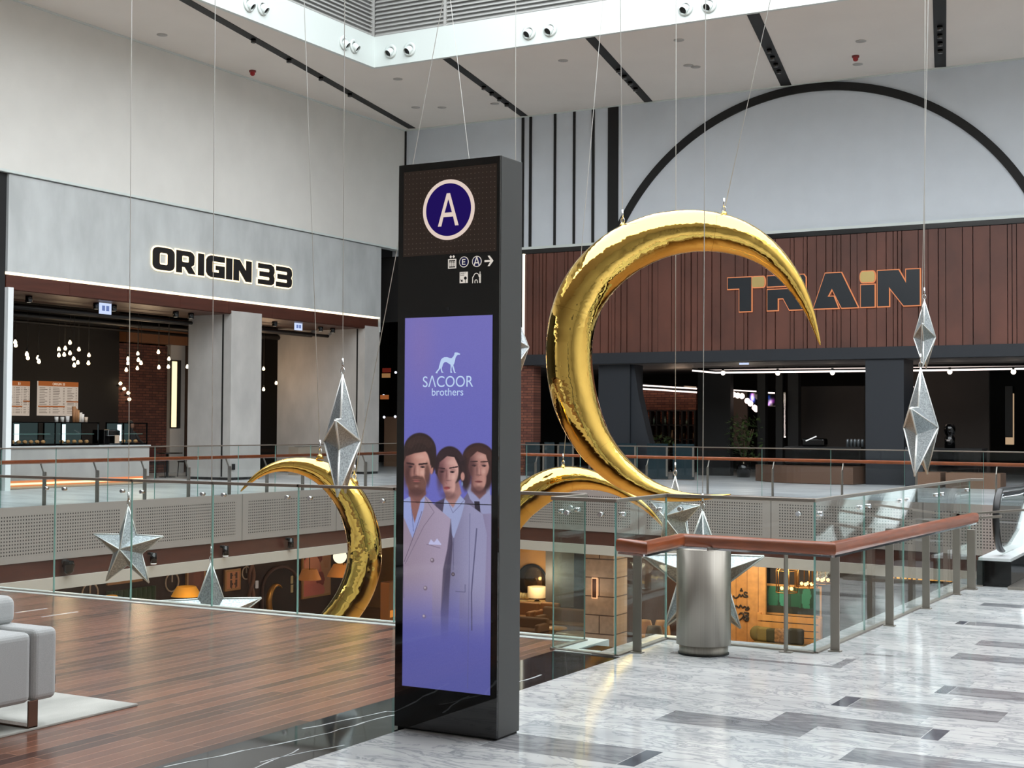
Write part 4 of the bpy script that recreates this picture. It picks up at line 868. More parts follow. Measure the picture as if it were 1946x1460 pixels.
TR = {'T': [[(.5, 0), (1, 0), (1, 1), (0, 1), (0, .68), (.5, .68)]],
      'r': [[(0, .70), (.78, .70), (1, .62), (1, .92), (.95, 1), (0, 1)]], 'q': [[(0, 0), (.27, 0), (.27, .34), (.42, .34), (.58, 0), (1, 0), (.80, .38), (.95, .52), (.8, .60), (0, .60)]],
      'A': [[(0, 0), (.27, 1), (.63, 1), (1, 0), (.64, 0), (.42, .56), (.32, .33), (.46, .33), (.56, 0)]], 'i': [[(0, 0), (1, 0), (1, .62), (0, .62)]], 'N': ORG['N']}
TR['N'] = [[(0, 0), (.27, 0), (.27, .54), (.62, 0), (1, 0), (1, 1), (.68, 1), (.68, .62), (.5, 1), (0, 1)]]
sg2 = thing('shop_sign', 'dark raised letters TRAIN with gold leaf dots on red slats', 'shop sign', (float(un(1570, 550, 'Y', ys)[0]), ys, zb2))
HALO2 = emis('halo_copper', (236, 150, 104), .9); MLET2 = mat('letter_navy', (22, 28, 34), .35); MLEAF = mat('gold_leaf_sign', (196, 172, 112), .3, .5)
def letters2(ch, a, b, nat=1., dz=(0, 1), m=None):
    x0, x1 = (float(un(1360+v/4.633, 552, 'Y', ys)[0]) for v in (a, b)); h = zt2-zb2; w = (x1-x0)/nat
    L_ = scale(TR[ch], w, h) if isinstance(ch, str) else [[(x*w, y*h) for x, y in lp] for lp in ch]
    lt = shape2d('letter' if m is None else 'gold_dot', L_, .03, m or MLET2, (x0, ys-.045, zb2), (1, 0, 0), (0, 0, 1), sg2); shape2d('halo_light', L_, .02, HALO2, (x0, ys-.012, zb2), (1, 0, 0), (0, 0, 1), lt, offset=.03)
letters2('T', 112, 318); letters2('r', 460, 795); letters2('q', 460, 795); letters2('A', 865, 1255); letters2('i', 1283, 1402); letters2('N', 1430, 1800)
letters2([rr(0, .70, .92, 1, .12)], 324, 435, .92, m=MLEAF); letters2([rr(0, .70, .92, 1, .14)], 1277, 1405, .92, m=MLEAF)
# ================================================================== SOFA, RUG
rx, ry = -5.80, 6.0
t = G().box(-8.6, rx, 2.5, ry, .0, .014).build('area_rug', mat('rug_pile', (176, 176, 170), .95, noise=(2.2, .32, (1, .45, 1)), bump=(260, .6, .004)), None, .004); tag(t, 'pale abstract patterned rug under the grey sofa', 'rug')
XS0 = -5.80
yl = float(un(63.5, 1385, 'X', XS0)[1]); yr = float(un(109, 1327, 'X', XS0)[1]); ysm = float(un(62, 1260, 'X', XS0)[1])
zs = float(un(75, 1333, 'X', XS0)[2]); zt_ = float(un(100, 1192, 'X', XS0)[2])
sf = thing('sofa', 'light grey wool sofa end with flat steel loop legs at lower left', 'sofa', (XS0-.5, yl-.8, .014))
G().box(XS0-.98, XS0, yl-2.2, ysm-.003, zs, zt_-.01).build('seat_body', FABRIC, sf, .035, 4)
G().box(XS0-.99, XS0+.002, ysm+.003, yr, zs, zt_).build('arm_block', FABRIC, sf, .035, 4)
yc = float(un(34, 1170, 'X', XS0-.28)[1]); zc_ = float(un(20, 1133, 'X', XS0-.28)[2])
G().box(XS0-.9, XS0-.28, yl-2.0, yc, zt_-.01, zc_).build('back_cushion', FABRIC, sf, .05, 5)
g = G(); g.box(XS0-.013, XS0-.003, yl-.032, yl+.032, .014, zs+.01); g.box(XS0-.75, XS0-.003, yl-.032, yl+.032, .014, .024); g.box(XS0-.76, XS0-.75, yl-.032, yl+.032, .014, zs+.01); g.build('leg', mat('leg_bronze', (120, 96, 84), .2, .9), sf, .003)
G().box(XS0-.06, XS0-.03, yr-.001, yr+.014, zs+.07, zs+.11).build('black_label', MBLK, sf)
for x_, y0, y1 in ((-9.53, 8.40, 8.74), (-9.14, 8.33, 8.72)): struct(G().box(x_-.012, x_+.012, y0, y1, .0, .002).build('trim_floor_line', MVEIN))
# ================================================================== ESCALATORS
MSTEP = mat('step_grey', (92, 94, 96), .5, .4); MRUB = mat('rubber_black', (14, 14, 16), .35); MSKIRT = mat('skirt_white_steel', (214, 218, 220), .3, .2); MPANEL = mat('pale_green_glass_panel', (196, 214, 204), .12)
def escalator(label, xa, xb, y0):
    t = thing('escalator', label, 'escalator', ((xa+xb)/2, y0, 0)); S = math.tan(math.radians(30)); yi = y0+1.9; yt = y0+12.5
    prof = lambda h: [(y0+.1, h), (yi-.5, h+.0), (yi, h+.08)]+[(yi+d, h+.08+d*S) for d in (1, 3, 6, yt-yi)]
    for s_, x0, x1 in ((-1, xa, xa+.34), (1, xb-.34, xb)):
        top = [(y0, .26), (yi-.3, .28), (yi+.3, .42), (yt, .42+(yt-yi-.3)*S)]; bot = [(yt, -.3+(yt-yi-.3)*S), (yi+1.2, 0), (y0, 0)]
        G().prism(top+bot, 'YZ', x0, x1).build('skirt', MBLKG, t)
        G().prism(top+[(y, z+.03) for y, z in top[::-1]], 'YZ', x0+.02, x1-.005).build('deck_cover', MSKIRT, t)
        xm_ = (x0+x1)/2+s_*(-.02); xh = xm_
        up = [(yi-.2, .97), (yi+.25, 1.06), (yi+.8, 1.34), (yt, 1.34+(yt-yi-.8)*S)]
        new = [(y0+.34, .34), (y0+.2, .38), (y0+.08, .5), (y0+.02, .68), (y0+.07, .84), (y0+.2, .95), (y0+.42, .98)]
        pth = new+up; pts = [np.array((xh, a, b)) for a, b in pth]; P_, R_ = resample(pts, [.04]*len(pts), 4)
        G().tube(P_, .036, 12, sq=(.55, 1.0)).build('handrail_belt', MRUB, t)
        low = [(yt, .5+(yt-yi-.3)*S), (yi+.3, .44), (yi-.3, .31), (y0+.36, .3)]
        gp = [(y0+.36, .3), (y0+.14, .5), (y0+.08, .68), (y0+.13, .82), (y0+.24, .9), (y0+.44, .93), (yi-.2, .92), (yi+.25, 1.0), (yi+.8, 1.28), (yt, 1.28+(yt-yi-.8)*S)]+low[:-1]
        g = G(); g.prism(gp, 'YZ', xm_-.005, xm_+.005); g.build('glass_balustrade', GL, t)
        P2, R2 = resample([np.array((xh, a, b)) for a, b in [(y0+.40, .34), (y0+.25, .40), (y0+.145, .52), (y0+.095, .68), (y0+.14, .81), (y0+.25, .885), (y0+.45, .915), (yi-.2, .905), (yi+.25, .99), (yi+.8, 1.27), (yt, 1.27+(yt-yi-.8)*S)]], [1]*11, 3)
        G().tube(P2, .028, 8, sq=(1, .7)).build('handrail_guide', MCHROME, t)
    g = G(); y = yi-.6; z = .03
    g.box(xa+.34, xb-.34, y0-.2, yi-.6, 0, .03)
    st = g.build('landing_plate', MSTEEL, t)
    for k in range(24):
        zz = max(0., (y-yi+.2)*S)+.03; s0 = G().box(xa+.35, xb-.35, y, y+.4, zz-.22, zz); sgo = s0.build('step', MSTEP, t); y += .4
    pp = [(yi+.8, .0), (yt, (yt-yi-.8)*S), (yt, (yt-yi-.8)*S-1.1), (yi+1.9, -.9), (yi+.2, -.28)]
    G().prism(pp, 'YZ', xa+.03, xb-.03).build('truss', MPANEL, t)
    return t
escalator('escalator rising at the right edge, its black handrail loop beside the guardrail', -2.95, -1.36, 14.97)
escalator('second escalator parallel to the first, farther right', -1.2, .4, 14.97)
# ================================================================== CAFE (left shop)
XB = XL-6.2
def ry_(px, py, X): p = un(px, py, 'X', X); return float(p[1]), float(p[2])
def bxX(g, px0, py0, px1, py1, X, d=.05, m=0):
    """box on the plane x = X covering a photo rectangle, d thick towards the hall"""
    ya, za = ry_(px0, py0, X); yb, zb_ = ry_(px1, py1, X); g.box(X, X+d, ya, yb, za, zb_, m); return (ya+yb)/2, (za+zb_)/2
def bxY(g, px0, py0, px1, py1, Y, d=.05, m=0):
    a, b = un(px0, py0, 'Y', Y), un(px1, py1, 'Y', Y); g.box(float(a[0]), float(b[0]), Y-d, Y, float(a[2]), float(b[2]), m); return float(a[0]+b[0])/2, float(a[2]+b[2])/2
g = G(); ya, _ = ry_(20, 700, XB); yb, _ = ry_(226, 700, XB); yc_, _ = ry_(318, 700, XB); yd, _ = ry_(357, 700, XB)
g.box(XB-.1, XB, ya-4, yb, 0, 5.6); struct(g.build('wall_cafe_black', mat('cafe_black_wall', (22, 19, 18), .8, noise=(1, .15, (1, .2, 1)))))
zbt = ry_(270, 655, XB)[1]
g = G().box(XB-.1, XB, yb, yc_, 0, zbt); struct(g.build('wall_cafe_brick', MBRICKX))
g = G().box(XB-.1, XB+.15, yc_, ry_(346, 700, XB)[0], 0, zbt+.1); struct(g.build('wall_cafe_pier', MCONC2))
g = G().box(XB-.1, XB+1.0, yd-.3, yJ1, 0, 5); g.box(XB-.4, XB+.4, yb, yc_+4, zbt+.05, zbt+.5, 1); struct(g.build('wall_cafe_end', [mat('cafe_brown_end', (58, 40, 32), .8), mat('wood_bulkhead', (116, 74, 44), .6)]))
g = G(); bxX(g, 527, 540, 560, 930, XB+1.02, .02); struct(g.build('wall_cafe_brick_end', MBRICKX))
# vertical light strip on the pier
t = thing('wall_light', 'tall vertical warm light strip on the café pier', 'wall light', (XB+.2, ry_(331, 750, XB+.16)[0], ry_(331, 812, XB+.16)[1]))
g = G(); bxX(g, 324, 684, 341, 814, XB+.15, .04); g.build('backplate', MBLK, t); g = G(); bxX(g, 327, 687, 333, 812, XB+.19, .05); g.build('tube', emis('tube_warm', (255, 232, 180), 1.5), t)
# menu boards
def menu(px0, py0, px1, py1, label, title):
    y0, z0 = ry_(px0, py1, XB+.05); y1, z1 = ry_(px1, py0, XB+.05); t = thing('menu_board', label, 'menu board', (XB+.05, (y0+y1)/2, z0))
    MBP = emis('menu_paper', (206, 190, 174), .75); MBO = emis('menu_orange', (164, 92, 48), .8); MBT = mat('menu_ink', (70, 56, 50), .8)
    G().box(XB, XB+.05, y0, y1, z0, z1).build('board', MBP, t); h = z1-z0; w = y1-y0
    g = G().box(XB+.05, XB+.054, y0, y1, z1-h*.14, z1); g.box(XB+.05, XB+.054, y0, y0+w*.66, z0+h*.25, z0+h*.285); g.box(XB+.05, XB+.054, y0+w*.7, y1, z0+h*.40, z0+h*.44); g.build('orange_bands', MBO, t)
    g = G()
    for cx_, cw in ((.03, .28), (.36, .30), (.72, .25)):
        for r in range(16):
            zz = z1-h*(.2+.048*r)
            if abs(zz-(z0+h*.267)) < h*.03: continue
            g.box(XB+.05, XB+.0545, y0+w*cx_, y0+w*(cx_+cw*random.uniform(.4, .7)), zz, zz+h*.012); g.box(XB+.05, XB+.0545, y0+w*(cx_+cw*.85), y0+w*(cx_+cw*.97), zz, zz+h*.012)
    o = g.build('menu_lines', MBT, t); o['kind'] = 'stuff'
    text3d('menu_title', title, h*.10, .003, emis('menu_title_white', (240, 224, 200), .9), (XB+.058, (y0+y1)/2, z1-h*.11), (0, 1, 0), (0, 0, 1), t)
menu(72, 727, 149, 790, 'lit menu board with an orange header above the café counter', 'ORIGIN 33'); menu(14, 725, 57, 790, 'partly hidden menu board beside the white door jamb', '33')
# counter
XC = XL-1.3; ya, za = ry_(22, 928, XC); yb, zc2 = ry_(284, 843, XC); ya -= 1.5
t = thing('cafe_counter', 'long grey concrete café counter with a glowing plinth', 'counter', (XC, (ya+yb)/2, 0))
zk = float(un(150, 847, 'X', XC)[2])
G().box(XC-1.0, XC, ya, yb, .16, zk-.07).build('front', MCONC2, t); G().box(XC-1.02, XC+.03, ya, yb+.03, zk-.07, zk).build('top', MCONC, t)
G().box(XC-.9, XC-.06, ya, yb-.1, 0, .16).build('plinth', emis('plinth_glow', (255, 150, 96), 1.1), t); G().box(XC-.055, XC-.04, ya, yb-.1, .05, .10).build('light_strip', emis('strip_warm', (255, 226, 170), 2.5), t)
g = G().box(XC-2.2, XC+1.0, ya, yb+.2, 0.0, .012); struct(g.build('trim_cafe_floor', mat('cafe_floor_stone', (132, 124, 116), .3)))
def case(px0, px1, label, nf):
    y0, y1 = ry_(px0, 830, XC)[0], ry_(px1, 830, XC)[0]; zt3 = zk+.62
    t = thing('display_case', label, 'display case', (XC-.4, (y0+y1)/2, zk)); g = G()
    for y in (y0, y1-.03): 
        for x in (XC-.75, XC-.1): g.box(x, x+.03, y, y+.03, zk, zt3)
    g.box(XC-.75, XC-.07, y0, y1, zt3-.03, zt3); g.box(XC-.75, XC-.07, y0, y1, zk, zk+.05); g.build('frame', MBLKG, t)
    g = G().box(XC-.088, XC-.083, y0+.03, y1-.03, zk+.05, zt3-.03); g.build('front_glass', GLF, t); G().box(XC-.74, XC-.72, y0+.03, y1-.03, zk+.05, zt3-.03).build('back_panel', emis('case_back', (70, 84, 84), .6), t)
    G().box(XC-.7, XC-.2, y0+.06, y1-.06, zk+.3, zk+.31).build('shelf', GLE, t)
    G().box(XC-.72, XC-.68, y0+(y1-y0)*.45, y0+(y1-y0)*.45+.12, zk+.1, zt3-.06).build('light_tube', emis('case_tube', (220, 245, 250), 2.), t)
    for k in range(nf):
        yy = y0+.12+(y1-y0-.24)*(k+.5)/nf; tp = tag(G().ball((XC-.3, yy, zk+.10), .055, 10, sc=(1, 1.3, .9)).build('pastry', mat('pastry_tan', (176, 132, 84), .8)), 'small pastry on the floor of a lit glass display case', 'pastry', 'pastries in the café display cases')
case(26, 110, 'lit glass display case at the left end of the café counter', 6); case(120, 192, 'lit glass display case in the middle of the café counter', 5); case(238, 284, 'glass display case at the right end of the café counter', 3)
tp = None
for k, (px, h, c_) in enumerate(((140, .42, (150, 104, 66)), (144, .36, (140, 96, 60)), (147, .32, (158, 112, 70)), (152, .26, (206, 196, 184)), (156, .22, (212, 204, 196)), (107, .14, (200, 196, 190)), (118, .14, (190, 186, 180)), (128, .16, (204, 200, 196)), (163, .14, (190, 170, 150)))):
    y, _ = ry_(px, 815, XC-.5); tag(G().lathe([(0, 0), (.045, 0), (.055, h), (0, h)], (XC-.5, y, zk+.62), 12).build('paper_cup_stack', mat('cup%d' % k, c_, .7)), 'stack of paper cups on top of the café display cases', 'cups', 'cup stacks on the display cases')
# barista
def barista():
    y, _ = ry_(247, 800, XC-1.6); x = XC-1.6; t = thing('person', 'person in dark clothes standing behind the café counter', 'person', (x, y, 0)); h = 1.66
    J = {'pel': (x, y, .95), 'ch': (x+.02, y, 1.25), 'nk': (x+.02, y, 1.42), 'hd': (x+.06, y-.02, 1.5), 'top': (x+.06, y-.02, 1.62), 'sl': (x, y-.18, 1.36), 'sr': (x, y+.18, 1.36), 'el': (x+.14, y-.25, 1.12), 'er': (x+.14, y+.26, 1.12), 'hl': (x+.36, y-.16, 1.06), 'hr': (x+.36, y+.18, 1.06), 'kl': (x, y-.1, .5), 'kr': (x, y+.1, .5), 'fl': (x, y-.1, .06), 'fr': (x, y+.1, .06)}
    nm = list(J); me = bpy.data.meshes.new('body'); E_ = [('pel', 'ch'), ('ch', 'nk'), ('nk', 'hd'), ('hd', 'top'), ('ch', 'sl'), ('ch', 'sr'), ('sl', 'el'), ('sr', 'er'), ('el', 'hl'), ('er', 'hr'), ('pel', 'kl'), ('pel', 'kr'), ('kl', 'fl'), ('kr', 'fr')]
    me.from_pydata([J[n] for n in nm], [(nm.index(a), nm.index(b)) for a, b in E_], []); me.materials.append(mat('dark_uniform', (26, 24, 24), .8)); o = link('body', me, t)
    m = o.modifiers.new('skin', 'SKIN'); rad = {'pel': .14, 'ch': .15, 'nk': .055, 'hd': .085, 'top': .08, 'sl': .06, 'sr': .06, 'el': .045, 'er': .045, 'hl': .032, 'hr': .032, 'kl': .065, 'kr': .065, 'fl': .045, 'fr': .045}
    for i, n in enumerate(nm): me.skin_vertices[0].data[i].radius = (rad[n], rad[n])
    me.skin_vertices[0].data[0].use_root = True; o.modifiers.new('sub', 'SUBSURF').levels = 1
    G().ball((x+.03, y-.02, 1.62), .105, 14, sc=(1, .95, 1.0)).build('hair', mat('dark_hair', (14, 11, 10), .6), t); G().ball((x+.09, y-.02, 1.57), .085, 14, sc=(.9, .85, 1.15)).build('face', mat('skin_tone', (120, 84, 66), .6), t)
barista()
# espresso machine and till
y, _ = ry_(203, 835, XC-.5); t = thing('coffee_machine', 'black coffee machine between the café display cases', 'coffee machine', (XC-.5, y, zk))
G().box(XC-.75, XC-.3, y-.3, y+.25, zk, zk+.42).build('body', MBLKG, t, .02); G().box(XC-.3, XC-.2, y-.25, y+.2, zk+.25, zk+.4).build('group_head', MCHROME, t, .01); G().box(XC-.3, XC-.12, y-.28, y+.22, zk, zk+.05).build('drip_tray', MCHROME, t)
y, _ = ry_(222, 835, XC-.2); t = thing('card_stand', 'small framed card standing on the café counter', 'card stand', (XC-.2, y, zk)); G().box(XC-.2, XC-.18, y-.08, y+.08, zk+.02, zk+.27).build('card', mat('card_buff', (170, 150, 130), .8), t); G().box(XC-.24, XC-.14, y-.09, y+.09, zk, zk+.02).build('foot', MBLK, t)
# pendant bulbs
MBULB = emis('bulb_glow', (255, 226, 180), 7.)
BUL = [(29, 650), (30, 656), (51, 673), (53, 680), (72, 680), (74, 687), (112, 664), (124, 662), (112, 675), (122, 674), (133, 651), (133, 671), (150, 664), (140, 682), (148, 689), (141, 694), (169, 675), (168, 690), (243, 682), (243, 690), (240, 703), (262, 672), (263, 684), (268, 690), (261, 700), (301, 669), (302, 698), (321, 682), (320, 697), (356, 697), (501, 701), (525, 728), (501, 740)]
pb = None; XBU = XL-3.6
for px, py in BUL:
    XBU = XL-3.6+random.uniform(-.8, .8); y, z = ry_(px, py, XBU)
    t = thing('pendant_bulb', 'bare glowing bulb hanging on a thin cord inside the café', 'pendant lamp', (XBU, y, z), 'bare pendant bulbs inside the café')
    G().lathe([(0, -.06), (.03, -.055), (.048, -.025), (.044, .01), (.025, .045), (.018, .065)], (XBU, y, z), 12).build('bulb', MBULB, t); G().lathe([(.022, .065), (.022, .13), (0, .14)], (XBU, y, z), 8).build('socket', MBLK, t)
    G().tube([(XBU, y, z+.13), (XBU, y, zA-.0)], .006, 5).build('cord', MBLK, t)
for px, py in ((228, 729), (235, 739), (243, 747), (245, 759), (513, 718)):
    y, z = ry_(px, py, XB+.12); t = thing('wall_bulb', 'small glowing wall bulb on the café brickwork', 'wall lamp', (XB+.12, y, z), 'wall bulbs on the café brickwork')
    G().ball((XB+.14, y, z), .055, 10).build('bulb', MBULB, t); G().box(XB, XB+.1, y-.03, y+.03, z-.09, z-.04).build('bracket', MBLK, t)
XBU = XL-3.6
lamp('POINT', (XBU, ry_(130, 675, XBU)[0], 3.0), 22, (1, .72, .42), .3, name='cafe_glow'); lamp('POINT', (XBU, ry_(275, 690, XBU)[0], 3.0), 60, (1, .72, .45), .3, name='cafe_glow'); lamp('POINT', (XL-3, yQ0-1.5, 3.4), 40, (1, .66, .4), .3, name='cafe_glow')
# dark ceiling services
g = G(); 
for k in range(7): g.tube([(XL-1.6-.7*k, yJ0, 4.6+.06*(k % 3)), (XL-1.6-.7*k, yJ1, 4.6+.06*(k % 3))], .05+.03*(k % 2), 8)
o = g.build('ceiling_pipes', mat('duct_black', (22, 20, 20), .5)); tag(o, 'dark pipes and ducts running under the café ceiling', 'pipes'); o['kind'] = 'stuff'
def spot_can(px, py, X, label, grp):
    y, z = ry_(px, py, X); t = thing('ceiling_spotlight', label, 'spotlight', (X, y, z), grp); G().lathe([(0, .12), (.085, .12), (.085, -.13), (0, -.12)], (X, y, z), 14).build('can', MBLKG, t); G().lathe([(0, -.132), (.05, -.132), (.05, -.138), (0, -.138)], (X, y, z), 12).build('lens', emis('lens_dim', (190, 180, 165), .6), t)
    G().tube([(X, y, z+.12), (X, y, zBr+.0)], .02, 6).build('stem', MBLK, t)
for px, py in ((55, 565), (183, 578), (216, 582), (334, 594), (363, 597), (522, 612), (609, 622), (632, 625)): spot_can(px, py, XL-.9, 'small black cylinder spotlight under the brown café soffit', 'black spotlights under the café soffit')
def exit_sign(c, axis, w, h, label):
    t = thing('exit_sign', label, 'exit sign', c); x, y, z = c
    if axis == 'X': G().box(x-.03, x+.03, y-w/2, y+w/2, z+h*.35, z+h*.6).build('housing', mat('sign_housing', (170, 172, 176), .4), t); G().box(x-.012, x+.012, y-w/2, y+w/2, z-h/2, z+h*.35).build('lit_panel', emis('exit_panel', (200, 214, 244), 1.1), t); g = G().box(x+.013, x+.016, y-w*.3, y-w*.05, z-h*.25, z+h*.15); g.box(x+.013, x+.016, y+.05*w, y+w*.3, z-h*.25, z+h*.15)
    else: G().box(x-w/2, x+w/2, y-.03, y+.03, z+h*.35, z+h*.6).build('housing', mat('sign_housing'), t); G().box(x-w/2, x+w/2, y-.012, y+.012, z-h/2, z+h*.35).build('lit_panel', emis('exit_panel', (0, 0, 0)), t); g = G().box(x-w*.3, x-w*.05, y-.016, y-.013, z-h*.25, z+h*.15); g.box(x+.05*w, x+w*.3, y-.016, y-.013, z-h*.25, z+h*.15)
    g.build('pictogram', emis('pictogram', (120, 140, 200), .8), t)
exit_sign((XL-.6, *ry_(200, 585, XL-.6)), 'X', .42, .34, 'small lit exit sign hanging under the left café soffit'); exit_sign((XL-.6, *ry_(567, 620, XL-.6)), 'X', .38, .26, 'small lit exit sign between the two café piers')
# wall switches and small board near the piers, low wooden crate
for px in (429, 443): 
    g = G(); c0 = bxX(g, px-2.5, 882, px+2.5, 893, XL-.07 if px > 441 else XL-.3, .03); o = g.build('wall_switch', MBLK); tag(o, 'black switch plate low on the middle café pier, %s one' % ('right' if px > 441 else 'left'), 'switch plate')
t = thing('table', 'small dark café table behind the glass, beside the counter', 'table', (XL-3.2, ry_(318, 870, XL-3.2)[0], 0)); y = ry_(318, 870, XL-3.2)[0]
G().lathe([(0, .72), (.45, .72), (.45, .75), (0, .75)], (XL-3.2, y, 0), 24).build('top', MBLKG, t); G().lathe([(.04, .72), (.04, .03), (.25, .02), (.25, 0), (0, 0)], (XL-3.2, y, 0), 16).build('pedestal', MBLK, t)
for k, (dx, dy) in enumerate(((.1, .75), (.2, -.7))):
    cx_, cy_ = XL-3.2+dx, y+dy; t = thing('cafe_chair', 'dark café chair %s the small dark table' % ('right of' if dy > 0 else 'left of'), 'chair', (cx_, cy_, 0))
    G().box(cx_-.2, cx_+.2, cy_-.2, cy_+.2, .44, .48).build('seat', MBLK, t, .01); s_ = 1 if dy > 0 else -1; G().box(cx_-.2, cx_+.2, cy_+s_*.18, cy_+s_*.21, .48, .86).build('backrest', mat('chair_red', (74, 30, 28), .6), t, .01)
    for a_ in (-.17, .17):
        for b_ in (-.17, .17): G().tube([(cx_+a_, cy_+b_, .45), (cx_+a_*1.15, cy_+b_*1.15, 0)], .014, 6).build('leg', MBLK, t)
y0, z0 = ry_(567, 868, XL-1.2); y1, z1 = ry_(620, 849, XL-1.2)
t = thing('crate', 'pale box with three dark slots between the café piers', 'box', (XL-1.4, (y0+y1)/2, 0)); G().box(XL-1.6, XL-1.2, y0, y1, 0, z1).build('box', mat('crate_buff', (150, 138, 124), .7), t)
g = G()
for k in range(3): g.box(XL-1.5, XL-1.3, y0+(y1-y0)*(.12+.3*k), y0+(y1-y0)*(.3+.3*k), z1, z1+.01)
g.build('slots', MBLK, t)
# recessed shop in the corner
g = G(); p = un(741, 740, 'Y', YT+6); 
t = thing('shop_display', 'warm lit display panel in the dark shop at the corner', 'display', (float(p[0]), YT+6, 0)); g = G(); bxY(g, 733, 792, 755, 912, YT+6, .1); g.build('panel', mat('display_warm', (150, 116, 92), .6), t)
for px, py, c_, nm in ((706+30, 703, (120, 40, 30), 'red'), (735, 713, (190, 140, 90), 'amber'), (732, 754, (190, 110, 60), 'orange')):
    g = G(); c0 = bxY(g, px-8, py-3, px+7, py+5, YT+5, .05); o = g.build('neon_sign', emis('neon_'+nm, c_, .5)); tag(o, 'dim %s sign glowing in the dark corner shop' % nm, 'neon sign')
for px, py in ((752, 708), (729, 752), (730, 793), (751, 792)):
    p = un(px, py, 'Y', YT+5); t = tag(G().ball(p, .05, 8).build('light_point', emis('white_point', (230, 235, 255), 2.)), 'tiny white light point in the dark corner shop', 'light', 'light points in the corner shop')
# ================================================================== RED SHOP INTERIOR (back)
def ux(px, Y, py=760): return float(un(px, py, 'Y', Y)[0])
def uz(px, py, Y): return float(un(px, py, 'Y', Y)[2])
YI = YT+7.5
g = G()
g.box(ux(1645, YT), ux(1718, YT), YT-.02, YT+1.1, 0, zT0-.3); struct(g.build('wall_column_right', MDK))
g = G(); xa, xb = ux(1132, YT), ux(1192, YT); g.box(xa, xb, YT+.2, YT+1.2, 0, zT0-.3)
g.prism([(xb, 0), (xb+1.0, 0), (xb+.55, 1.4), (xb+.25, 2.6), (xb+.1, zT0-.35), (xb, zT0-.35)], 'XZ', YT+.3, YT+.7); struct(g.build('wall_column_middle', MDK))
g = G(); g.box(ux(990, YT)-.6, ux(1011, YT), YT+.1, YT+.6, 0, zT0-.3); struct(g.build('wall_brick_pillar', MBRICKY))
g = G(); g.box(ux(1060, YT), xa, YT+3, YT+3.3, 0, zT0-.3); struct(g.build('wall_inner_dark', MBLK))
# brick wall with lit top and shelving
g = G(); cx_, cz_ = bxY(g, 1180, 738, 1327, 905, YI, .2); struct(g.build('wall_brick_back', MBRICKY))
def line_light(label, segs, Y, w=.035, s=2.2, col=(255, 236, 228)):
    c0 = un(*segs[0], 'Y', Y); t = thing('strip_light', label, 'strip light', c0); g = G()
    for a, b in zip(segs, segs[1:]):
        p, q = un(*a, 'Y', Y), un(*b, 'Y', Y); g.beam(p, q, w, w)
    g.build('tube', emis('tube_%d_%d' % (col[2], int(s*10)), col, s), t); g = G()
    for a, b in zip(segs, segs[1:]):
        p, q = un(*a, 'Y', Y), un(*b, 'Y', Y); g.beam(p+np.array([0, .0, w]), q+np.array([0, .0, w]), w*1.4, w)
    g.build('channel', MBLKG, t); return t
line_light('white strip light running above the lit brick wall', [(1197, 731), (1324, 739)], YI-1.4, .05)
line_light('second white strip light just under the upper one over the brick wall', [(1197, 737.5), (1324, 746)], YI-.4, .06, 1.6)
LF = line_light('long white strip light outlining the dark ceiling of the red shop', [(1316, 704.5), (1360, 708.5), (1643, 705.5), (1800, 703.5), (1946, 701)], YT+2.6, .05, 2.4)
line_light('fainter upper strip light behind the long white one', [(1316, 704.5), (1500, 701.5), (1700, 699), (1946, 696.5)], YT+3.6, .035, .9)
for px, py in ((1374, 709), (1478, 709.5), (1582, 708.5), (1805, 707), (1926, 707)):
    p = un(px, py, 'Y', YT+2.5); t = thing('track_spotlight', 'round glowing spotlight on the long strip light of the red shop', 'spotlight', p, 'track spotlights in the red shop')
    G().ball(p, .075, 10).build('lamp', emis('spot_glow', (255, 236, 214), 4.), t); G().box(p[0]-.03, p[0]+.03, p[1]-.03, p[1]+.03, p[2]+.06, p[2]+.14).build('mount', MBLKG, t)
# black shelf with bottles in front of brick
xa, xb, za, zb_ = ux(1230, YI-.3), ux(1326, YI-.3), 0, uz(1280, 780, YI-.3)
t = thing('metal_shelving', 'black grid shelving in front of the lit brick wall', 'shelving', ((xa+xb)/2, YI-.5, 0)); g = G()
for k in range(9): x = xa+(xb-xa)*k/8; g.box(x-.03, x+.03, YI-.6, YI-.3, 0, zb_)
g.build('uprights', MBLK, t); g = G()
for k in range(5): z = zb_*(k+.3)/4.3; g.box(xa, xb, YI-.6, YI-.3, min(z, zb_)-.04, min(z, zb_)+.0)
g.build('shelves', MBLK, t)
for k in range(14):
    x = xa+(xb-xa)*(k+.5)/14; z = zb_*((k % 3)+1.3)/4.3; h = random.uniform(.18, .34); tag(G().lathe([(0, 0), (.05, 0), (.05, h*.6), (.02, h*.8), (.02, h), (0, h)], (x, YI-.62+.15, z), 8).build('bottle', mat('bottle%d' % (k % 3), ((190, 190, 186), (120, 96, 70), (90, 110, 100))[k % 3], .2)), 'small bottle on the black shelving by the brick wall', 'bottle', 'bottles on the black shelving')
for px in (1220, 1267, 1311):
    x = ux(px, YI-.25, 765); lamp('SPOT', (x, YI-.45, uz(px, 742, YI)), 30, (1, .55, .3), .05, rot=(math.radians(-8), 0, 0), name='wall_washer').data.spot_size = math.radians(60)
p = un(1205, 757, 'Y', YI-1); t = thing('cluster_lamp', 'cluster of glowing bulbs near the brick wall of the red shop', 'pendant lamp', p)
for k in range(4): G().ball((p[0]-.25+.17*k, p[1], p[2]+.04*(k % 2)), .09, 8).build('bulb', emis('bulb_pink', (255, 226, 216), 3.), t)
G().tube([(p[0], p[1], p[2]+.1), (p[0], p[1], zT0-.28)], .01, 5).build('cord', MBLK, t)
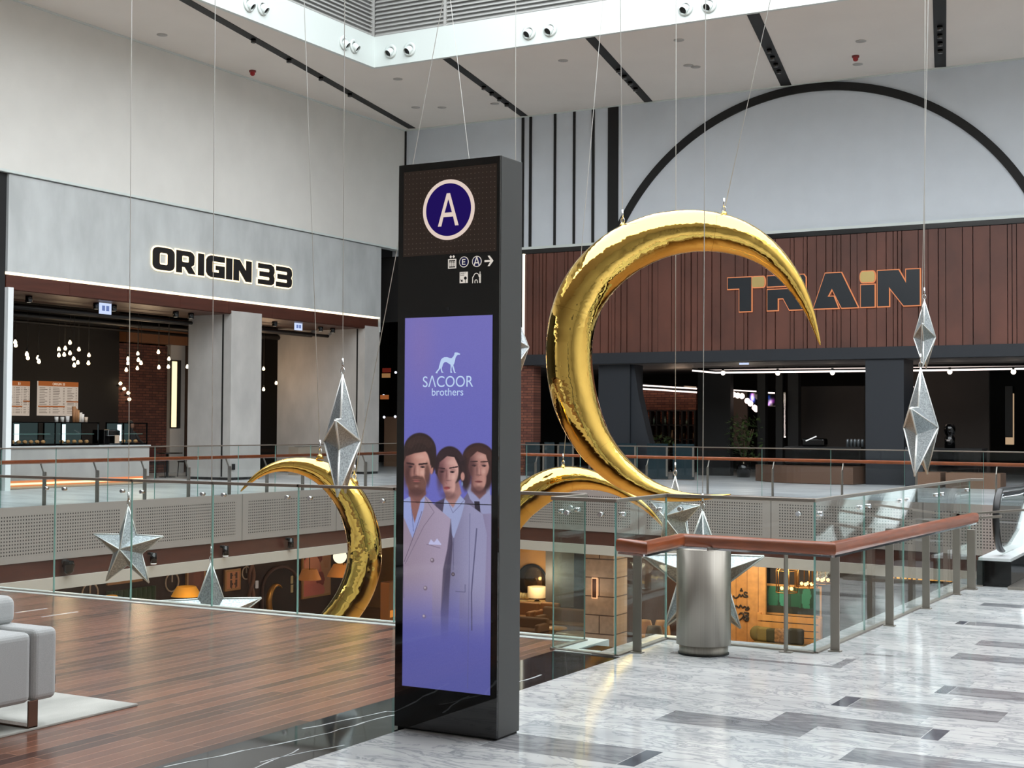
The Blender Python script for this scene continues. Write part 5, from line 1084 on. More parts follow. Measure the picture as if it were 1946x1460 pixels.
# screens and their surroundings
def screen(px0, py0, px1, py1, Y, seed, label):
    a, b = un(px0, py0, 'Y', Y), un(px1, py1, 'Y', Y); rs = np.random.RandomState(seed); im = np.zeros((12, 16, 3)); yy, xx = np.mgrid[0:12, 0:16]
    for c_ in ((.75, .35, .75), (.25, .35, .85), (.95, .8, .95), (.35, .1, .4), (.1, .2, .5)):
        cx, cy = rs.uniform(0, 16), rs.uniform(0, 12); im += np.array(c_)*np.exp(-((xx-cx)**2+(yy-cy)**2)/9)[..., None]
    t = thing('wall_screen', label, 'screen', a); G().box(float(a[0])-.03, float(b[0])+.03, Y, Y+.06, float(b[2])-.03, float(a[2])+.03).build('casing', MBLKG, t)
    grid_picture('picture', (a[0], Y-.004, a[2]), (b[0]-a[0], 0, 0), (0, 0, b[2]-a[2]), 16, 12, np.clip(im, 0, 1), MATS.get('shop_screen') or vcol_mat('shop_screen', True, 1.1), t)
screen(1422, 748, 1439, 772, YT+6, 2, 'bright purple screen seen between two dark posts of the red shop'); screen(1455, 751, 1473, 771, YT+6, 5, 'narrow purple screen right of a dark post in the red shop')
g = G(); bxY(g, 1388, 742, 1422, 850, YT+6.4, .1); struct(g.build('wall_grey_inner', mat('inner_grey', (96, 84, 78), .8)))
for k, (px, py) in enumerate(((1394, 750), (1402, 752), (1410, 753), (1420, 762), (1426, 767), (1434, 775), (1437, 778))):
    p = un(px, py, 'Y', YT+5); t = tag(G().ball(p, .1, 8).build('glass_bulb', emis('bulb_pink', (0, 0, 0))), 'glowing glass bulb in front of the purple screen', 'bulb', 'glass bulbs by the purple screen')
line_light('thin white strip light right of the dark post by the screens', [(1388, 741.5), (1437, 744)], YT+5, .04, 2.0); line_light('short white strip light above the narrow screen', [(1455, 746.5), (1472, 747)], YT+5, .05, 2.0)
line_light('tall vertical white light tube beside a dark post', [(1491.5, 748), (1491.5, 832)], YT+4, .05, 1.3)
g = G()
for px in ((1326, 1388), (1439, 1454), (1474, 1487), (1497, 1517)): g.box(ux(px[0], YT+4.2), ux(px[1], YT+4.2), YT+4.2, YT+4.5, 0, zT0-.28)
struct(g.build('wall_dark_posts', MBLK))
g = G(); bxY(g, 1518, 735, 1646, 905, YT+5.5, .2); bxY(g, 1718, 700, 1882, 905, YT+5.5, .2); struct(g.build('wall_dark_panel', mat('dark_panel_wall', (52, 46, 42), .8, noise=(.7, .15, (1, 1, 1)))))
line_light('glowing strip in place of a warm lit wall, right in the red shop', [(1919, 748), (1919, 845)], YT+5, .22, .55, (236, 200, 160))  # light on the wall put in as glow, no lamp here
g = G(); bxY(g, 1941, 700, 1960, 760, YT+5, .1); 
line_light('short light behind the right dark panel', [(1722, 735.5), (1737, 735.5)], YT+5.2, .04, .8); line_light('lower short light behind the right dark panel', [(1722, 761.5), (1737, 761.5)], YT+5.2, .04, .8)
p = un(1414, 684, 'Y', YT+.5); exit_sign((float(p[0]), YT+.5, float(p[2])-.04), 'Y', .30, .22, 'small lit exit sign under the dark beam, left of the column'); p = un(1853, 673, 'Y', YT+.5); exit_sign((float(p[0]), YT+.5, float(p[2])), 'Y', .36, .26, 'small lit exit sign under the dark beam, right of the column')
# plants
def plant(label, px, Y, n, zt_):
    x = ux(px, Y, 820); t = thing('potted_plant', label, 'plant', (x, Y, 0)); G().lathe([(0, 0), (.2, 0), (.26, .5), (.22, .5), (0, .45)], (x, Y, 0), 16).build('pot', MBLKG, t); g = G()
    for k in range(n):
        a = random.uniform(0, 6.28); h = random.uniform(.6, zt_); r = random.uniform(.05, .55); c0 = Vector((x+r*math.cos(a), Y+r*math.sin(a), h)); d = Vector((random.uniform(-1, 1), random.uniform(-1, 1), random.uniform(-.3, .8))).normalized()*random.uniform(.14, .26); s_ = d.cross(Vector((random.random(), random.random(), 1))).normalized()*.05
        g.add([c0, c0+d*.5+s_, c0+d, c0+d*.5-s_], [(0, 1, 2, 3)])
    g.build('foliage', mat('leaf_green', (58, 78, 36), .5), t); g = G()
    for k in range(5): g.tube([(x, Y, .45), (x+random.uniform(-.3, .3), Y+random.uniform(-.3, .3), zt_*.8)], .015, 5)
    g.build('stems', mat('stem_brown', (70, 56, 40), .8), t)
plant('dark leafy indoor plant below the glass bulbs in the red shop', 1413, YT+3.2, 260, 1.95); plant('low leafy plant beside the black shelving', 1250, YT+5, 120, 1.3)
lamp('POINT', (ux(1413, YT+2, 800), YT+2.2, 2.6), 16, (1, .85, .6), .2, name='shop_glow'); lamp('POINT', (ux(1700, YT+3), YT+3.5, 3.2), 20, (1, .75, .6), .3, name='shop_glow'); lamp('POINT', (ux(1280, YT+5), YT+5.5, 3.0), 30, (1, .7, .5), .3, name='shop_glow')
# bar counters, machine, objects behind the guardrail
def counter(px0, px1, Y, h, label, m1, m2, base=None):
    x0, x1 = ux(px0, Y, 900), ux(px1, Y, 900); t = thing('bar_counter', label, 'counter', ((x0+x1)/2, Y, 0))
    G().box(x0, x1, Y-.4, Y+.4, .12, h-.05).build('front', m1, t); G().box(x0-.03, x1+.03, Y-.44, Y+.42, h-.05, h).build('top', m2, t); G().box(x0+.05, x1-.05, Y-.34, Y+.3, 0, .12).build('plinth', base or MBLK, t)
counter(1500, 1642, YT+1.5, 1.05, 'dark bar counter left of the slate column', MBLKG, MBLK); counter(1722, 1870, YT+1.8, 1.05, 'dark bar counter right of the slate column', MBLKG, MBLK)
p = un(1548, 846, 'Y', YT+1.4); t = thing('coffee_machine', 'black curved coffee machine with a painted-on highlight on the bar', 'coffee machine', (float(p[0]), YT+1.4, 1.05))
G().box(p[0]-.36, p[0]+.36, YT+1.2, YT+1.6, 1.05, 1.30).build('body', MBLKG, t, .06, 4); G().beam((p[0]-.2, YT+1.18, 1.22), (p[0]+.12, YT+1.18, 1.36), .05, .03).build('painted_highlight', emis('highlight_white', (240, 240, 240), 1.), t)  # highlight on the machine put in as a glowing white bar
p = un(1805, 838, 'Y', YT+1.6); t = thing('coffee_grinder', 'dark upright grinder standing on the right bar counter', 'coffee grinder', (float(p[0]), YT+1.6, 1.05))
G().lathe([(0, 0), (.15, 0), (.15, .3), (.1, .36), (.16, .42), (.16, .6), (.1, .7), (0, .7)], (p[0], YT+1.6, 1.05), 16).build('body', MBLKG, t); G().box(p[0]-.05, p[0]+.05, YT+1.4, YT+1.5, 1.25, 1.3).build('spout', MCHROME, t)
g = G(); cx_, cz_ = bxY(g, 1608, 832, 1644, 848, YT+2.2, .1); 
for k in range(5):
    px = 1611+7*k; p = un(px, 840, 'Y', YT+1.6); tag(G().lathe([(0, 0), (.05, 0), (.05, .2), (.03, .24), (0, .24)], (p[0], YT+1.6, 1.05), 8).build('canister', mat('canister_grey', (120, 126, 130), .3, .6)), 'small grey canister on the bar left of the slate column', 'canister', 'canisters on the left bar')
# wooden curved stage edge and brown blocks on the far floor
g = G(); pts = []
for k in range(15):
    a = math.pi*(.5+k/14); pts.append((ux(1560, YT-.8, 905)+5.2*math.cos(a), YT+.6+1.9*math.sin(a)*1.0))
pts = [(ux(1425, YT, 900), YT+.5)]+[(ux(1425+14*k, YT, 900), YT+.5-1.25*math.sin(min(1, k/8)*math.pi/2)) for k in range(1, 16)]+[(ux(1640, YT, 900), YT+.5)]
g.prism(pts, 'XY', .012, .5); o = g.build('stage_platform', mat('stage_wood', (92, 66, 50), .5)); tag(o, 'low dark curved platform in front of the red shop', 'platform')
for a, b, lb in ((1745, 1790, 'left'), (1800, 1904, 'right')):
    t = tag(G().box(ux(a, YT-1, 915), ux(b, YT-1, 915), YT-1.2, YT-.4, .0, .42).build('low_block', mat('block_brown', (112, 82, 62), .6)), 'low brown wooden block on the far floor, %s one of two' % lb, 'block')
t = tag(G().box(ux(1735, YT, 905), ux(1768, YT, 905), YT-.9, YT-.3, 0, 1.1).build('stone_bench', mat('bench_slate', (40, 46, 52), .6)), 'dark slate block at the foot of the far slate column', 'block')
# gates / turnstile panels left of the largest crescent
for k, px in enumerate((1006, 1034, 1062, 1180, 1240, 1290)):
    x = ux(px, YT-.6, 880); t = thing('door_panel', 'grey glazed door panel behind the far guardrail', 'door panel', (x, YT-.2, 0), 'glazed door panels behind the far guardrail'); G().box(x-.35, x+.35, YT-.24, YT-.2, .02, 1.1).build('leaf', mat('door_glaze', (30, 46, 52), .15), t); G().box(x+.3, x+.36, YT-.27, YT-.24, .1, 1.0).build('pull', MPOST, t)
# ================================================================== LOWER LEVEL, LEFT SHOP
XW = -25.2
MAR = mat('aubergine_wall', (46, 32, 32), .8)
def picW(px0, py0, px1, py1, X, nu, nv, img, name, label, cat='picture', frame=(150, 110, 66), arch=False):
    y0, z0 = ry_(px0, py1, X); y1, z1 = ry_(px1, py0, X); t = thing(name, label, cat, (X, (y0+y1)/2, z0)); G().box(X-.06, X, y0-.06, y1+.06, z0-.06, z1+.06).build('frame', mat('frame%d' % frame[0], frame, .5), t)
    grid_picture('canvas', (X+.004, y0, z1), (0, y1-y0, 0), (0, 0, z0-z1), nu, nv, img, MATS.get('painted') or vcol_mat('painted', False), t); return t
def blob_img(nu, nv, base, blobs):
    yy, xx = np.mgrid[0:nv, 0:nu]; im = np.ones((nv, nu, 3))*np.array(base)/255
    for cx, cy, rx_, ry2, c in blobs:
        m = (((xx/nu-cx)/rx_)**2+((yy/nv-cy)/ry2)**2 < 1)[..., None]; im = np.where(m, np.array(c)/255, im)
    return im
XW2 = XW+.12
picW(577, 1047, 627, 1135, XW2, 40, 60, blob_img(40, 60, (176, 130, 96), [(.1, .05, .45, .3, (60, 34, 32)), (.25, .55, .42, .5, (196, 110, 96)), (.5, .12, .2, .14, (120, 50, 44)), (.3, .3, .3, .25, (206, 140, 116)), (.62, .65, .16, .2, (132, 50, 54)), (.3, .9, .5, .2, (190, 104, 96)), (.85, .1, .14, .3, (170, 118, 80))]), 'wall_painting', 'tall painting in pinks and ochres in the lower shop, left of the crescent')
picW(208, 1090, 268, 1108, XW2, 30, 16, blob_img(30, 16, (196, 160, 110), [(.4, .5, .35, .4, (190, 112, 92)), (.7, .4, .2, .3, (150, 84, 70))]), 'wall_painting', 'wide painting behind the feet of the deck-side star')
picW(431, 1085, 455, 1120, XW2, 12, 16, blob_img(12, 16, (176, 118, 84), [(.3, .2, .12, .2, (60, 36, 32)), (.7, .2, .12, .2, (60, 36, 32)), (.3, .7, .12, .25, (60, 36, 32)), (.7, .7, .12, .25, (60, 36, 32))]), 'lattice_panel', 'small orange lattice panel on the dark lower wall', 'panel')
picW(62, 1108, 97, 1130, XW2, 14, 10, blob_img(14, 10, (110, 48, 30), [(.4, .6, .4, .4, (150, 66, 36)), (.7, .3, .2, .3, (60, 30, 26))]), 'wall_painting', 'dark orange painting at the far left of the lower shop')
picW(358, 1078, 388, 1130, XW2, 10, 14, blob_img(10, 14, (92, 40, 34), [(.5, .4, .3, .3, (110, 52, 40))]), 'wall_painting', 'dull red painting behind the yellow table lamp')
def bicycle(px, py, s_, label):
    y, z = ry_(px, py, XW+.03); t = thing('bicycle_relief', label, 'wall relief', (XW+.03, y, z)); g = G()
    g.tube([(XW+.05, y+.28*s_*math.cos(a), z-.1+.28*s_*math.sin(a)) for a in np.linspace(0, 2*math.pi, 19)], .02, 6, cap=False); g.build('wheel', mat('relief_cream', (186, 170, 156), .7), t)
    G().tube([(XW+.05, y, z-.1), (XW+.05, y, z+.75)], .02, 6).build('fork', mat('relief_cream'), t)
    g = G(); g.tube([(XW+.05, y-1.0, z+.9), (XW+.05, y-.55, z+.35), (XW+.05, y-.5, z+.75), (XW+.05, y-1.0, z+.9)], .02, 6); g.tube([(XW+.05, y+.5, z+.75), (XW+.05, y+.55, z+.4), (XW+.05, y+1.05, z+.95), (XW+.05, y+.5, z+.75)], .02, 6); g.build('handlebars', mat('relief_cream'), t)
bicycle(170, 1120, .9, 'pale line-drawn wheel relief low on the left lower wall'); bicycle(326, 1099, .85, 'pale line-drawn wheel relief right of the green panel'); bicycle(467, 1082, .6, 'small pale line-drawn wheel relief beside the dark arch')
g = G(); y0, z0 = ry_(202, 1150, XW2+.1); y1, z1 = ry_(300, 1112, XW2+.1)
t = thing('green_booth', 'green channel-tufted booth back along the lower wall', 'booth', (XW2+.1, (y0+y1)/2, -5)); k = int((y1-y0)/.16)
for i in range(k): G().tube([(XW2+.12, y0+(i+.5)*.16, -4.5), (XW2+.12, y0+(i+.5)*.16, z1)], .085, 8).build('back_channel', mat('booth_green', (48, 72, 50), .7), t)
G().box(XW2+.1, XW2+.75, y0, y1, -4.95, -4.5).build('seat', mat('booth_green'), t, .04)
def shade_lamp(px0, py0, px1, py1, X, label, hang=False, tone=(200, 138, 40), s=.35):
    y0, z0 = ry_(px0, py1, X); y1, z1 = ry_(px1, py0, X); yc = (y0+y1)/2; w = (y1-y0)/2; t = thing('shade_lamp', label, 'lamp', (X, yc, z0 if hang else -5.0))
    G().lathe([(w, 0), (w*.62, z1-z0), (w*.6, z1-z0), (w*.97, 0)], (X, yc, z0), 24).build('lamp_shade', mat('shade%d%d' % (tone[0], tone[2]), tone, .8, emit=tone, es=s), t)
    if hang: G().tube([(X, yc, z1-.02), (X, yc, -1.62)], .012, 6).build('cord', MBLK, t)
    else: G().tube([(X, yc, z0+.05), (X, yc, -4.98)], .03, 8).build('stem', MBLKG, t); G().lathe([(0, 0), (.2, 0), (.2, .03), (0, .05)], (X, yc, -5.0), 16).build('base', MBLKG, t)
shade_lamp(334, 1112, 374, 1136, XW+1.5, 'yellow tapered lamp shade at the left of the half-hidden star'); shade_lamp(199, 1130, 224, 1142, XW+1.5, 'small yellow lamp shade low at the deck edge')
shade_lamp(634, 1070, 672, 1098, XW+1.2, 'square ochre shade hanging left of the leftmost crescent', True, (176, 110, 50), .3); shade_lamp(574, 1080, 602, 1104, XW+1.2, 'ochre shade hanging in front of the tall painting', True, (150, 92, 44), .3)
XG = XW+2.1; y, z = ry_(646, 1058, XG); t = thing('globe_lamp', 'white glowing globe lamp above the square ochre shade', 'lamp', (XG, y, z)); G().ball((XG, y, z), .19, 16).build('globe', emis('globe_glow', (255, 236, 200), 1.6), t); G().tube([(XG, y, z+.18), (XG, y, -1.62)], .012, 6).build('cord', MBLK, t)
# dark arch with a gold crescent ornament
y0, z0 = ry_(497, 1175, XW+.05); y1, z1 = ry_(566, 1073, XW+.05); yc = (y0+y1)/2; w = (y1-y0)/2
t = thing('arched_niche', 'dark pointed arch niche on the lower shop wall', 'niche', (XW, yc, z0)); G().prism([(yc-w, -5), (yc+w, -5), (yc+w, z1-w*.75)]+[(yc+w*math.cos(a), z1-w*.75+w*.75*math.sin(a)) for a in np.linspace(0, math.pi, 14)][1:]+[(yc-w, z1-w*.75)], 'YZ', XW, XW+.04).build('recess', mat('niche_black', (20, 14, 16), .9), t)
g = G(); g.tube([(XW+.06, yc-w, -5)]+[(XW+.06, yc-w*math.cos(a), z1-w*.75+w*.75*math.sin(a)) for a in np.linspace(0, math.pi, 18)]+[(XW+.06, yc+w, -5)], .045, 8); g.build('arch_moulding', mat('moulding_brown', (64, 40, 38), .6), t)
y, z = ry_(526, 1142, XW+.9); t = thing('crescent_ornament', 'small upright gold crescent ornament inside the dark arch', 'ornament', (XW+.9, y, -5)); g = G(); aa = np.linspace(math.radians(50), math.radians(310), 26)
g.tube([(XW+.9, y+.34*math.cos(a), z+.42*math.sin(a)) for a in aa], [.015+.075*math.sin((a-aa[0])/(aa[-1]-aa[0])*math.pi) for a in aa], 10); g.build('crescent', mat('old_gold', (140, 100, 44), .3, .8), t); G().box(XW+.75, XW+1.05, y-.3, y+.3, -5, z-.42).build('stand', MBLK, t)
y, z = ry_(475, 1110, XW+.2); t = thing('twisted_column', 'slim twisted gold-brown column on the dark lower wall', 'column', (XW+.25, y, -5)); g = G()
for ph in (0, math.pi): g.tube([(XW+.25+.06*math.cos(k*.55+ph), y+.06*math.sin(k*.55+ph), -4.9+k*.1) for k in range(33)], .055, 8)
g.build('shaft', mat('carved_brown', (98, 68, 58), .5, .3), t); G().box(XW+.1, XW+.4, y-.15, y+.15, -5, -4.88).build('base', mat('carved_brown'), t)
for px, py, c_ in ((487, 1112, (180, 160, 150)), (553, 1103, (150, 120, 80)), (553, 1120, (150, 120, 80))):
    g = G(); bxX(g, px-1.5, py-8, px+1.5, py+6, XW+.02, .05); tag(g.build('wall_light', emis('sconce%d' % c_[2], c_, .55)), 'small pale vertical wall light in the dark lower shop', 'wall light', 'small wall lights in the lower shop')
for k, px in enumerate((300, 496, 522, 532, 541, 610)):
    y, _ = ry_(px, 1150, XW+1.6); z = -4.05 if px < 400 else -4.3; t = tag(G().box(XW+1.4, XW+1.7, y-.12, y+.12, -5, z+.25+.1*(px < 400)).build('chair_back', mat('chair_col%d' % (k % 3), ((24, 44, 120), (110, 52, 50), (120, 70, 70))[0 if px == 300 else 1+k % 2], .6)), ('blue chair back at the deck edge in the lower shop' if px == 300 else 'small reddish chair back low in the lower shop'), 'chair', None if px == 300 else 'reddish chairs in the lower shop')
y0, z0 = ry_(739, 1185, XW+2.2); y1, z1 = ry_(752, 1106, XW+2.2); t = thing('amber_cabinet', 'tall amber-lit cabinet beside the black pylon, lower level', 'cabinet', (XW+2.2, y0, -5)); G().box(XW+1.9, XW+2.2, y0, y1+1.2, -5, z1).build('carcass', mat('amber_cab', (150, 96, 50), .5), t); G().box(XW+2.2, XW+2.21, y0+.05, y1+1.1, z1-1.0, z1-.8).build('lit_shelf', emis('amber_lit', (230, 140, 60), .9), t)
for yv, px in ((1, 150), (1, 330), (1, 520), (1, 640)): 
    y, _ = ry_(px, 1120, XW+1.6); lamp('POINT', (XW+2.2, y, -2.3), 26, (1, .68, .42), .3, name='lower_glow')
# spotlights and a camera on the brown fascia
def fascia_spot(px, py, label, lit):
    y, z = ry_(px, py, EX+.14); t = thing('fascia_spotlight', label, 'spotlight', (EX+.1, y, z)); G().tube([(EX+.0, y, z+.08), (EX+.16, y, z+.08)], .03, 8).build('arm', MBLK, t); G().tube([(EX+.16, y, z+.1), (EX+.17, y, z-.12)], [.07, .075], 14).build('can', MBLKG, t); G().lathe([(0, 0), (.06, 0), (.06, -.01), (0, -.01)], (EX+.17, y, z-.122), 12).build('lens', emis('fascia_lit', (255, 250, 235), 2.5) if lit else mat('dim_lens'), t)
fascia_spot(290, 1060, 'small lit spotlight on the brown fascia, right of the deck-side star', True); fascia_spot(427, 1046, 'small lit spotlight on the brown fascia above the dark lattice', True); fascia_spot(551, 1031, 'unlit dark spotlight on the brown fascia left of the crescent', False)
y, z = ry_(128, 1078, EX+.14); t = thing('security_camera', 'black dome camera on the brown fascia at the left', 'camera', (EX+.1, y, z)); G().tube([(EX, y, z+.1), (EX+.14, y, z+.1)], .05, 8).build('bracket', MBLK, t); G().lathe([(.1, .12), (.13, .02), (.11, 0), (.1, -.08), (.05, -.13), (0, -.14)], (EX+.17, y, z), 18).build('dome', MBLKG, t)
# ================================================================== LOWER LEVEL, BACK SHOPS
YL = 39.5
def X_at(px, Y, py=1120): return float(un(px, py, 'Y', Y)[0])
ZL = -5.0
g = G(); g.box(-30, X_at(1115, YL+3), YL+3, YL+3.2, ZL, -1.6); struct(g.build('wall_lower_warm', MWARM))
yp = edgeY(-16.5)+3.2
g = G(); g.box(X_at(1111, yp), X_at(1166, yp), yp, yp+.9, ZL, -1.6); struct(g.build('wall_lower_pillar', brick_mat('pillar_panel', (206, 184, 164), (198, 176, 156), (104, 88, 78), 40, .52, .018, .6, 'XZ')))
g = G(); g.box(X_at(1166, YL), X_at(1186, YL), YL-.2, YL, ZL, -1.6); g.box(X_at(1288, YL), X_at(1455, YL), YL, YL+.1, ZL, -1.6); struct(g.build('wall_lower_pine', brick_mat('pine_boards', (220, 158, 92), (206, 142, 78), (150, 98, 54), .34, 40, .01, .6, 'XZ')))
g = G(); g.box(X_at(1186, YL), X_at(1288, YL), YL, YL+.2, ZL, -1.6); struct(g.build('wall_lower_brown', mat('lower_brown', (84, 60, 50), .8)))
g = G(); g.box(X_at(1455, YL), 12, YL+.4, YL+.6, ZL, -1.6); struct(g.build('wall_lower_grey', mat('lower_charcoal', (52, 44, 42), .8)))
g = G(); g.box(X_at(1042, YL+2.4, 1100), X_at(1096, YL+2.4, 1100), YL+2.2, YL+3, ZL, -1.75); struct(g.build('wall_lower_chimney', mat('chimney_grey', (88, 82, 78), .5)))
# round mirror
p = un(1012, 1104, 'Y', YL+2.95); r_ = abs(float(un(1038, 1104, 'Y', YL+2.95)[0]-p[0]))
t = thing('round_mirror', 'large round mirror on the warm textured lower wall', 'mirror', p); G().lathe([(0, 0), (r_, 0), (r_, -.03), (0, -.03)], p, 48, axis='Y').build('glass', mat('bronze_mirror', (120, 92, 56), .12, .8), t); G().lathe([(r_, -.05), (r_+.05, -.05), (r_+.05, 0), (r_, 0)], p, 48, axis='Y').build('frame', MBLKG, t)
# console, lamp, flowers
Yc = YL+2.3; zc4 = float(un(1010, 1141, 'Y', Yc)[2]); x0, x1 = X_at(985, Yc), X_at(1041, Yc)
t = thing('console_table', 'pale-topped console under the round mirror', 'console', ((x0+x1)/2, Yc, ZL)); G().box(x0, x1, Yc-.25, Yc+.25, zc4-.08, zc4).build('top', mat('console_cream', (232, 204, 150), .4), t)
for x in (x0+.05, x1-.05): G().box(x-.04, x+.04, Yc-.2, Yc+.2, ZL, zc4-.08).build('leg', MBLKG, t)
x = X_at(1018, Yc-.2); t = thing('table_lamp', 'table lamp with a wide cream drum shade on the console', 'lamp', (x, Yc-.1, zc4)); h0 = float(un(1018, 1146, 'Y', Yc-.1)[2]); h1 = float(un(1018, 1131, 'Y', Yc-.1)[2]); 
G().lathe([(0, .0), (.12, 0), (.03, .04), (.03, .25), (0, .25)], (x, Yc-.1, zc4), 14).build('base', MBLKG, t); G().lathe([(.32, .12), (.32, .48), (.3, .48), (.3, .12)], (x, Yc-.1, zc4), 24).build('lamp_shade', mat('drum_cream', (226, 194, 150), .8, emit=(226, 180, 120), es=.35), t)
for k, px in enumerate((989, 996, 1001)): p = un(px, 1134, 'Y', Yc); tag(G().ball((p[0], Yc, zc4+.13), .13, 10, sc=(1, 1, .8)).build('flower_head', mat('bloom_cream', (232, 208, 150), .8)), 'round cream flower head on the console by the pylon', 'flower', 'cream flower heads on the console')
lamp('POINT', (X_at(1018, Yc-.8), Yc-.7, zc4+.9), 60, (1, .82, .58), .3, name='lower_glow'); lamp('POINT', (X_at(1060, YL), YL-.4, -2.4), 60, (1, .76, .5), .3, name='lower_glow')
g = G(); bxY(g, 1048, 1152, 1091, 1163, YL+2.19, .03); tag(g.build('fireplace', MBLKG), 'long black fireplace slot in the grey chimney panel', 'fireplace')
def armchair(label, px, Y, w, m, rot=0., back=.85, legs=True):
    x = X_at(px, Y, 1170); t = thing('armchair', label, 'armchair', (x, Y, ZL)); g = G().box(x-w/2, x+w/2, Y-.35, Y+.35, ZL+.2, ZL+.44); g.build('seat', m, t, .05, 3)
    G().box(x-w/2, x+w/2, Y+.2, Y+.38, ZL+.3, ZL+back).build('backrest', m, t, .06, 3)
    for s_ in (-1, 1): G().box(x+s_*(w/2-.08)-.08, x+s_*(w/2-.08)+.08, Y-.35, Y+.3, ZL+.3, ZL+.62).build('arm', m, t, .05, 3)
    for a in (-1, 1):
        for b in (-1, 1): G().tube([(x+a*(w/2-.1), Y+b*.28, ZL+.22), (x+a*(w/2-.06), Y+b*.3, ZL)], .018, 6).build('leg', MBLK, t)
MTAN = mat('tan_velvet', (150, 104, 62), .8); MTAUPE = mat('taupe_fabric', (120, 92, 66), .85)
armchair('tan armchair beside the console, near the pylon edge', 992, YL+1.0, .95, MTAN); armchair('tan armchair right of the console lamp', 1038, YL+1.3, .7, MTAN)
armchair('long taupe sofa behind the round coffee table', 1078, YL+.3, 2.0, MTAUPE); armchair('taupe armchair low at the deck edge by the pylon', 996, YL-1.5, 1.4, MTAUPE, back=.75)
def round_table(label, px, Y, r, h, m):
    x = X_at(px, Y, 1190); t = thing('coffee_table', label, 'table', (x, Y, ZL)); G().lathe([(0, h), (r, h), (r, h-.04), (0, h-.04)], (x, Y, ZL), 32).build('top', m, t)
    for a in (0, 2.1, 4.2): G().tube([(x+r*.7*math.cos(a), Y+r*.7*math.sin(a), ZL+h-.03), (x+r*.8*math.cos(a), Y+r*.8*math.sin(a), ZL)], .018, 6).build('leg', MBLK, t)
round_table('round wooden coffee table in front of the taupe sofa', 1052, YL-.8, .42, .42, mat('table_oak', (196, 146, 84), .4)); round_table('wide pale coffee table behind the glass corner', 1093, YL-1.2, .6, .36, mat('table_pale', (170, 156, 140), .3))
t = tag(G().box(X_at(985, YL+.5), X_at(1108, YL+.5), YL-1.4, YL+1.3, ZL, ZL+.012).build('patterned_rug', mat('lower_rug', (168, 118, 66), .9, noise=(6, .3, (1, 1, 1)))), 'patterned ochre rug under the lower lounge seats', 'rug')
# sconce on the pillar
p = un(1130, 1118, 'Y', yp-.02); t = thing('wall_light', 'narrow copper wall light with a halo on the beige pillar', 'wall light', p); G().box(p[0]-.06, p[0]+.06, yp-.05, yp-.03, p[2]-.26, p[2]+.26).build('plate', mat('copper_plate', (90, 60, 44), .4, .6), t); G().box(p[0]-.085, p[0]+.085, yp-.03, yp-.0, p[2]-.29, p[2]+.29).build('halo', emis('sconce_halo', (255, 180, 130), 1.4), t)
lamp('POINT', (float(p[0]), yp-.5, float(p[2])), 5, (1, .7, .5), .1, name='sconce_glow')
# cream chairs
def shell_chair(label, px, Y, m, turn):
    x = X_at(px, Y, 1185); t = thing('shell_chair', label, 'chair', (x, Y, ZL)); vs = []; fs = []; n = 12; c, s_ = math.cos(turn), math.sin(turn)
    for i in range(7):
        z = .42+.46*i/6; rr_ = .27*(1-.25*(i/6)**2)
        for j in range(n+1):
            a = math.pi*(-.05+1.1*j/n)*(1-.12*i/6)+.06*i*.5; u, v = rr_*math.cos(a), rr_*math.sin(a); vs.append((x+c*u-s_*v, Y+s_*u+c*v, ZL+z))
    fs = [(i*(n+1)+j, i*(n+1)+j+1, (i+1)*(n+1)+j+1, (i+1)*(n+1)+j) for i in range(6) for j in range(n)]
    o = G().add(vs, fs, 0, True).build('backrest', m, t); mm = o.modifiers.new('thick', 'SOLIDIFY'); mm.thickness = .04
    G().lathe([(0, .38), (.26, .38), (.28, .44), (0, .46)], (x, Y, ZL), 20).build('seat', m, t)
    for a in (.8, 2.4, 3.9, 5.5): G().tube([(x+.2*math.cos(a), Y+.2*math.sin(a), ZL+.4), (x+.26*math.cos(a), Y+.26*math.sin(a), ZL)], .014, 6).build('leg', MBLK, t)
MCRM = mat('cream_leather', (214, 170, 120), .5); MGRY = mat('greige_fabric', (120, 108, 92), .8)
shell_chair('cream shell chair, left one before the brown lower wall', 1224, YL-.9, MCRM, .5); shell_chair('cream shell chair, right one before the brown lower wall', 1257, YL-.7, MCRM, -.2); shell_chair('greige shell chair between the two cream chairs', 1243, YL-1.9, MGRY, .1)
lamp('POINT', (X_at(1240, YL-1), YL-1.6, -2.4), 30, (1, .8, .6), .3, name='lower_glow')
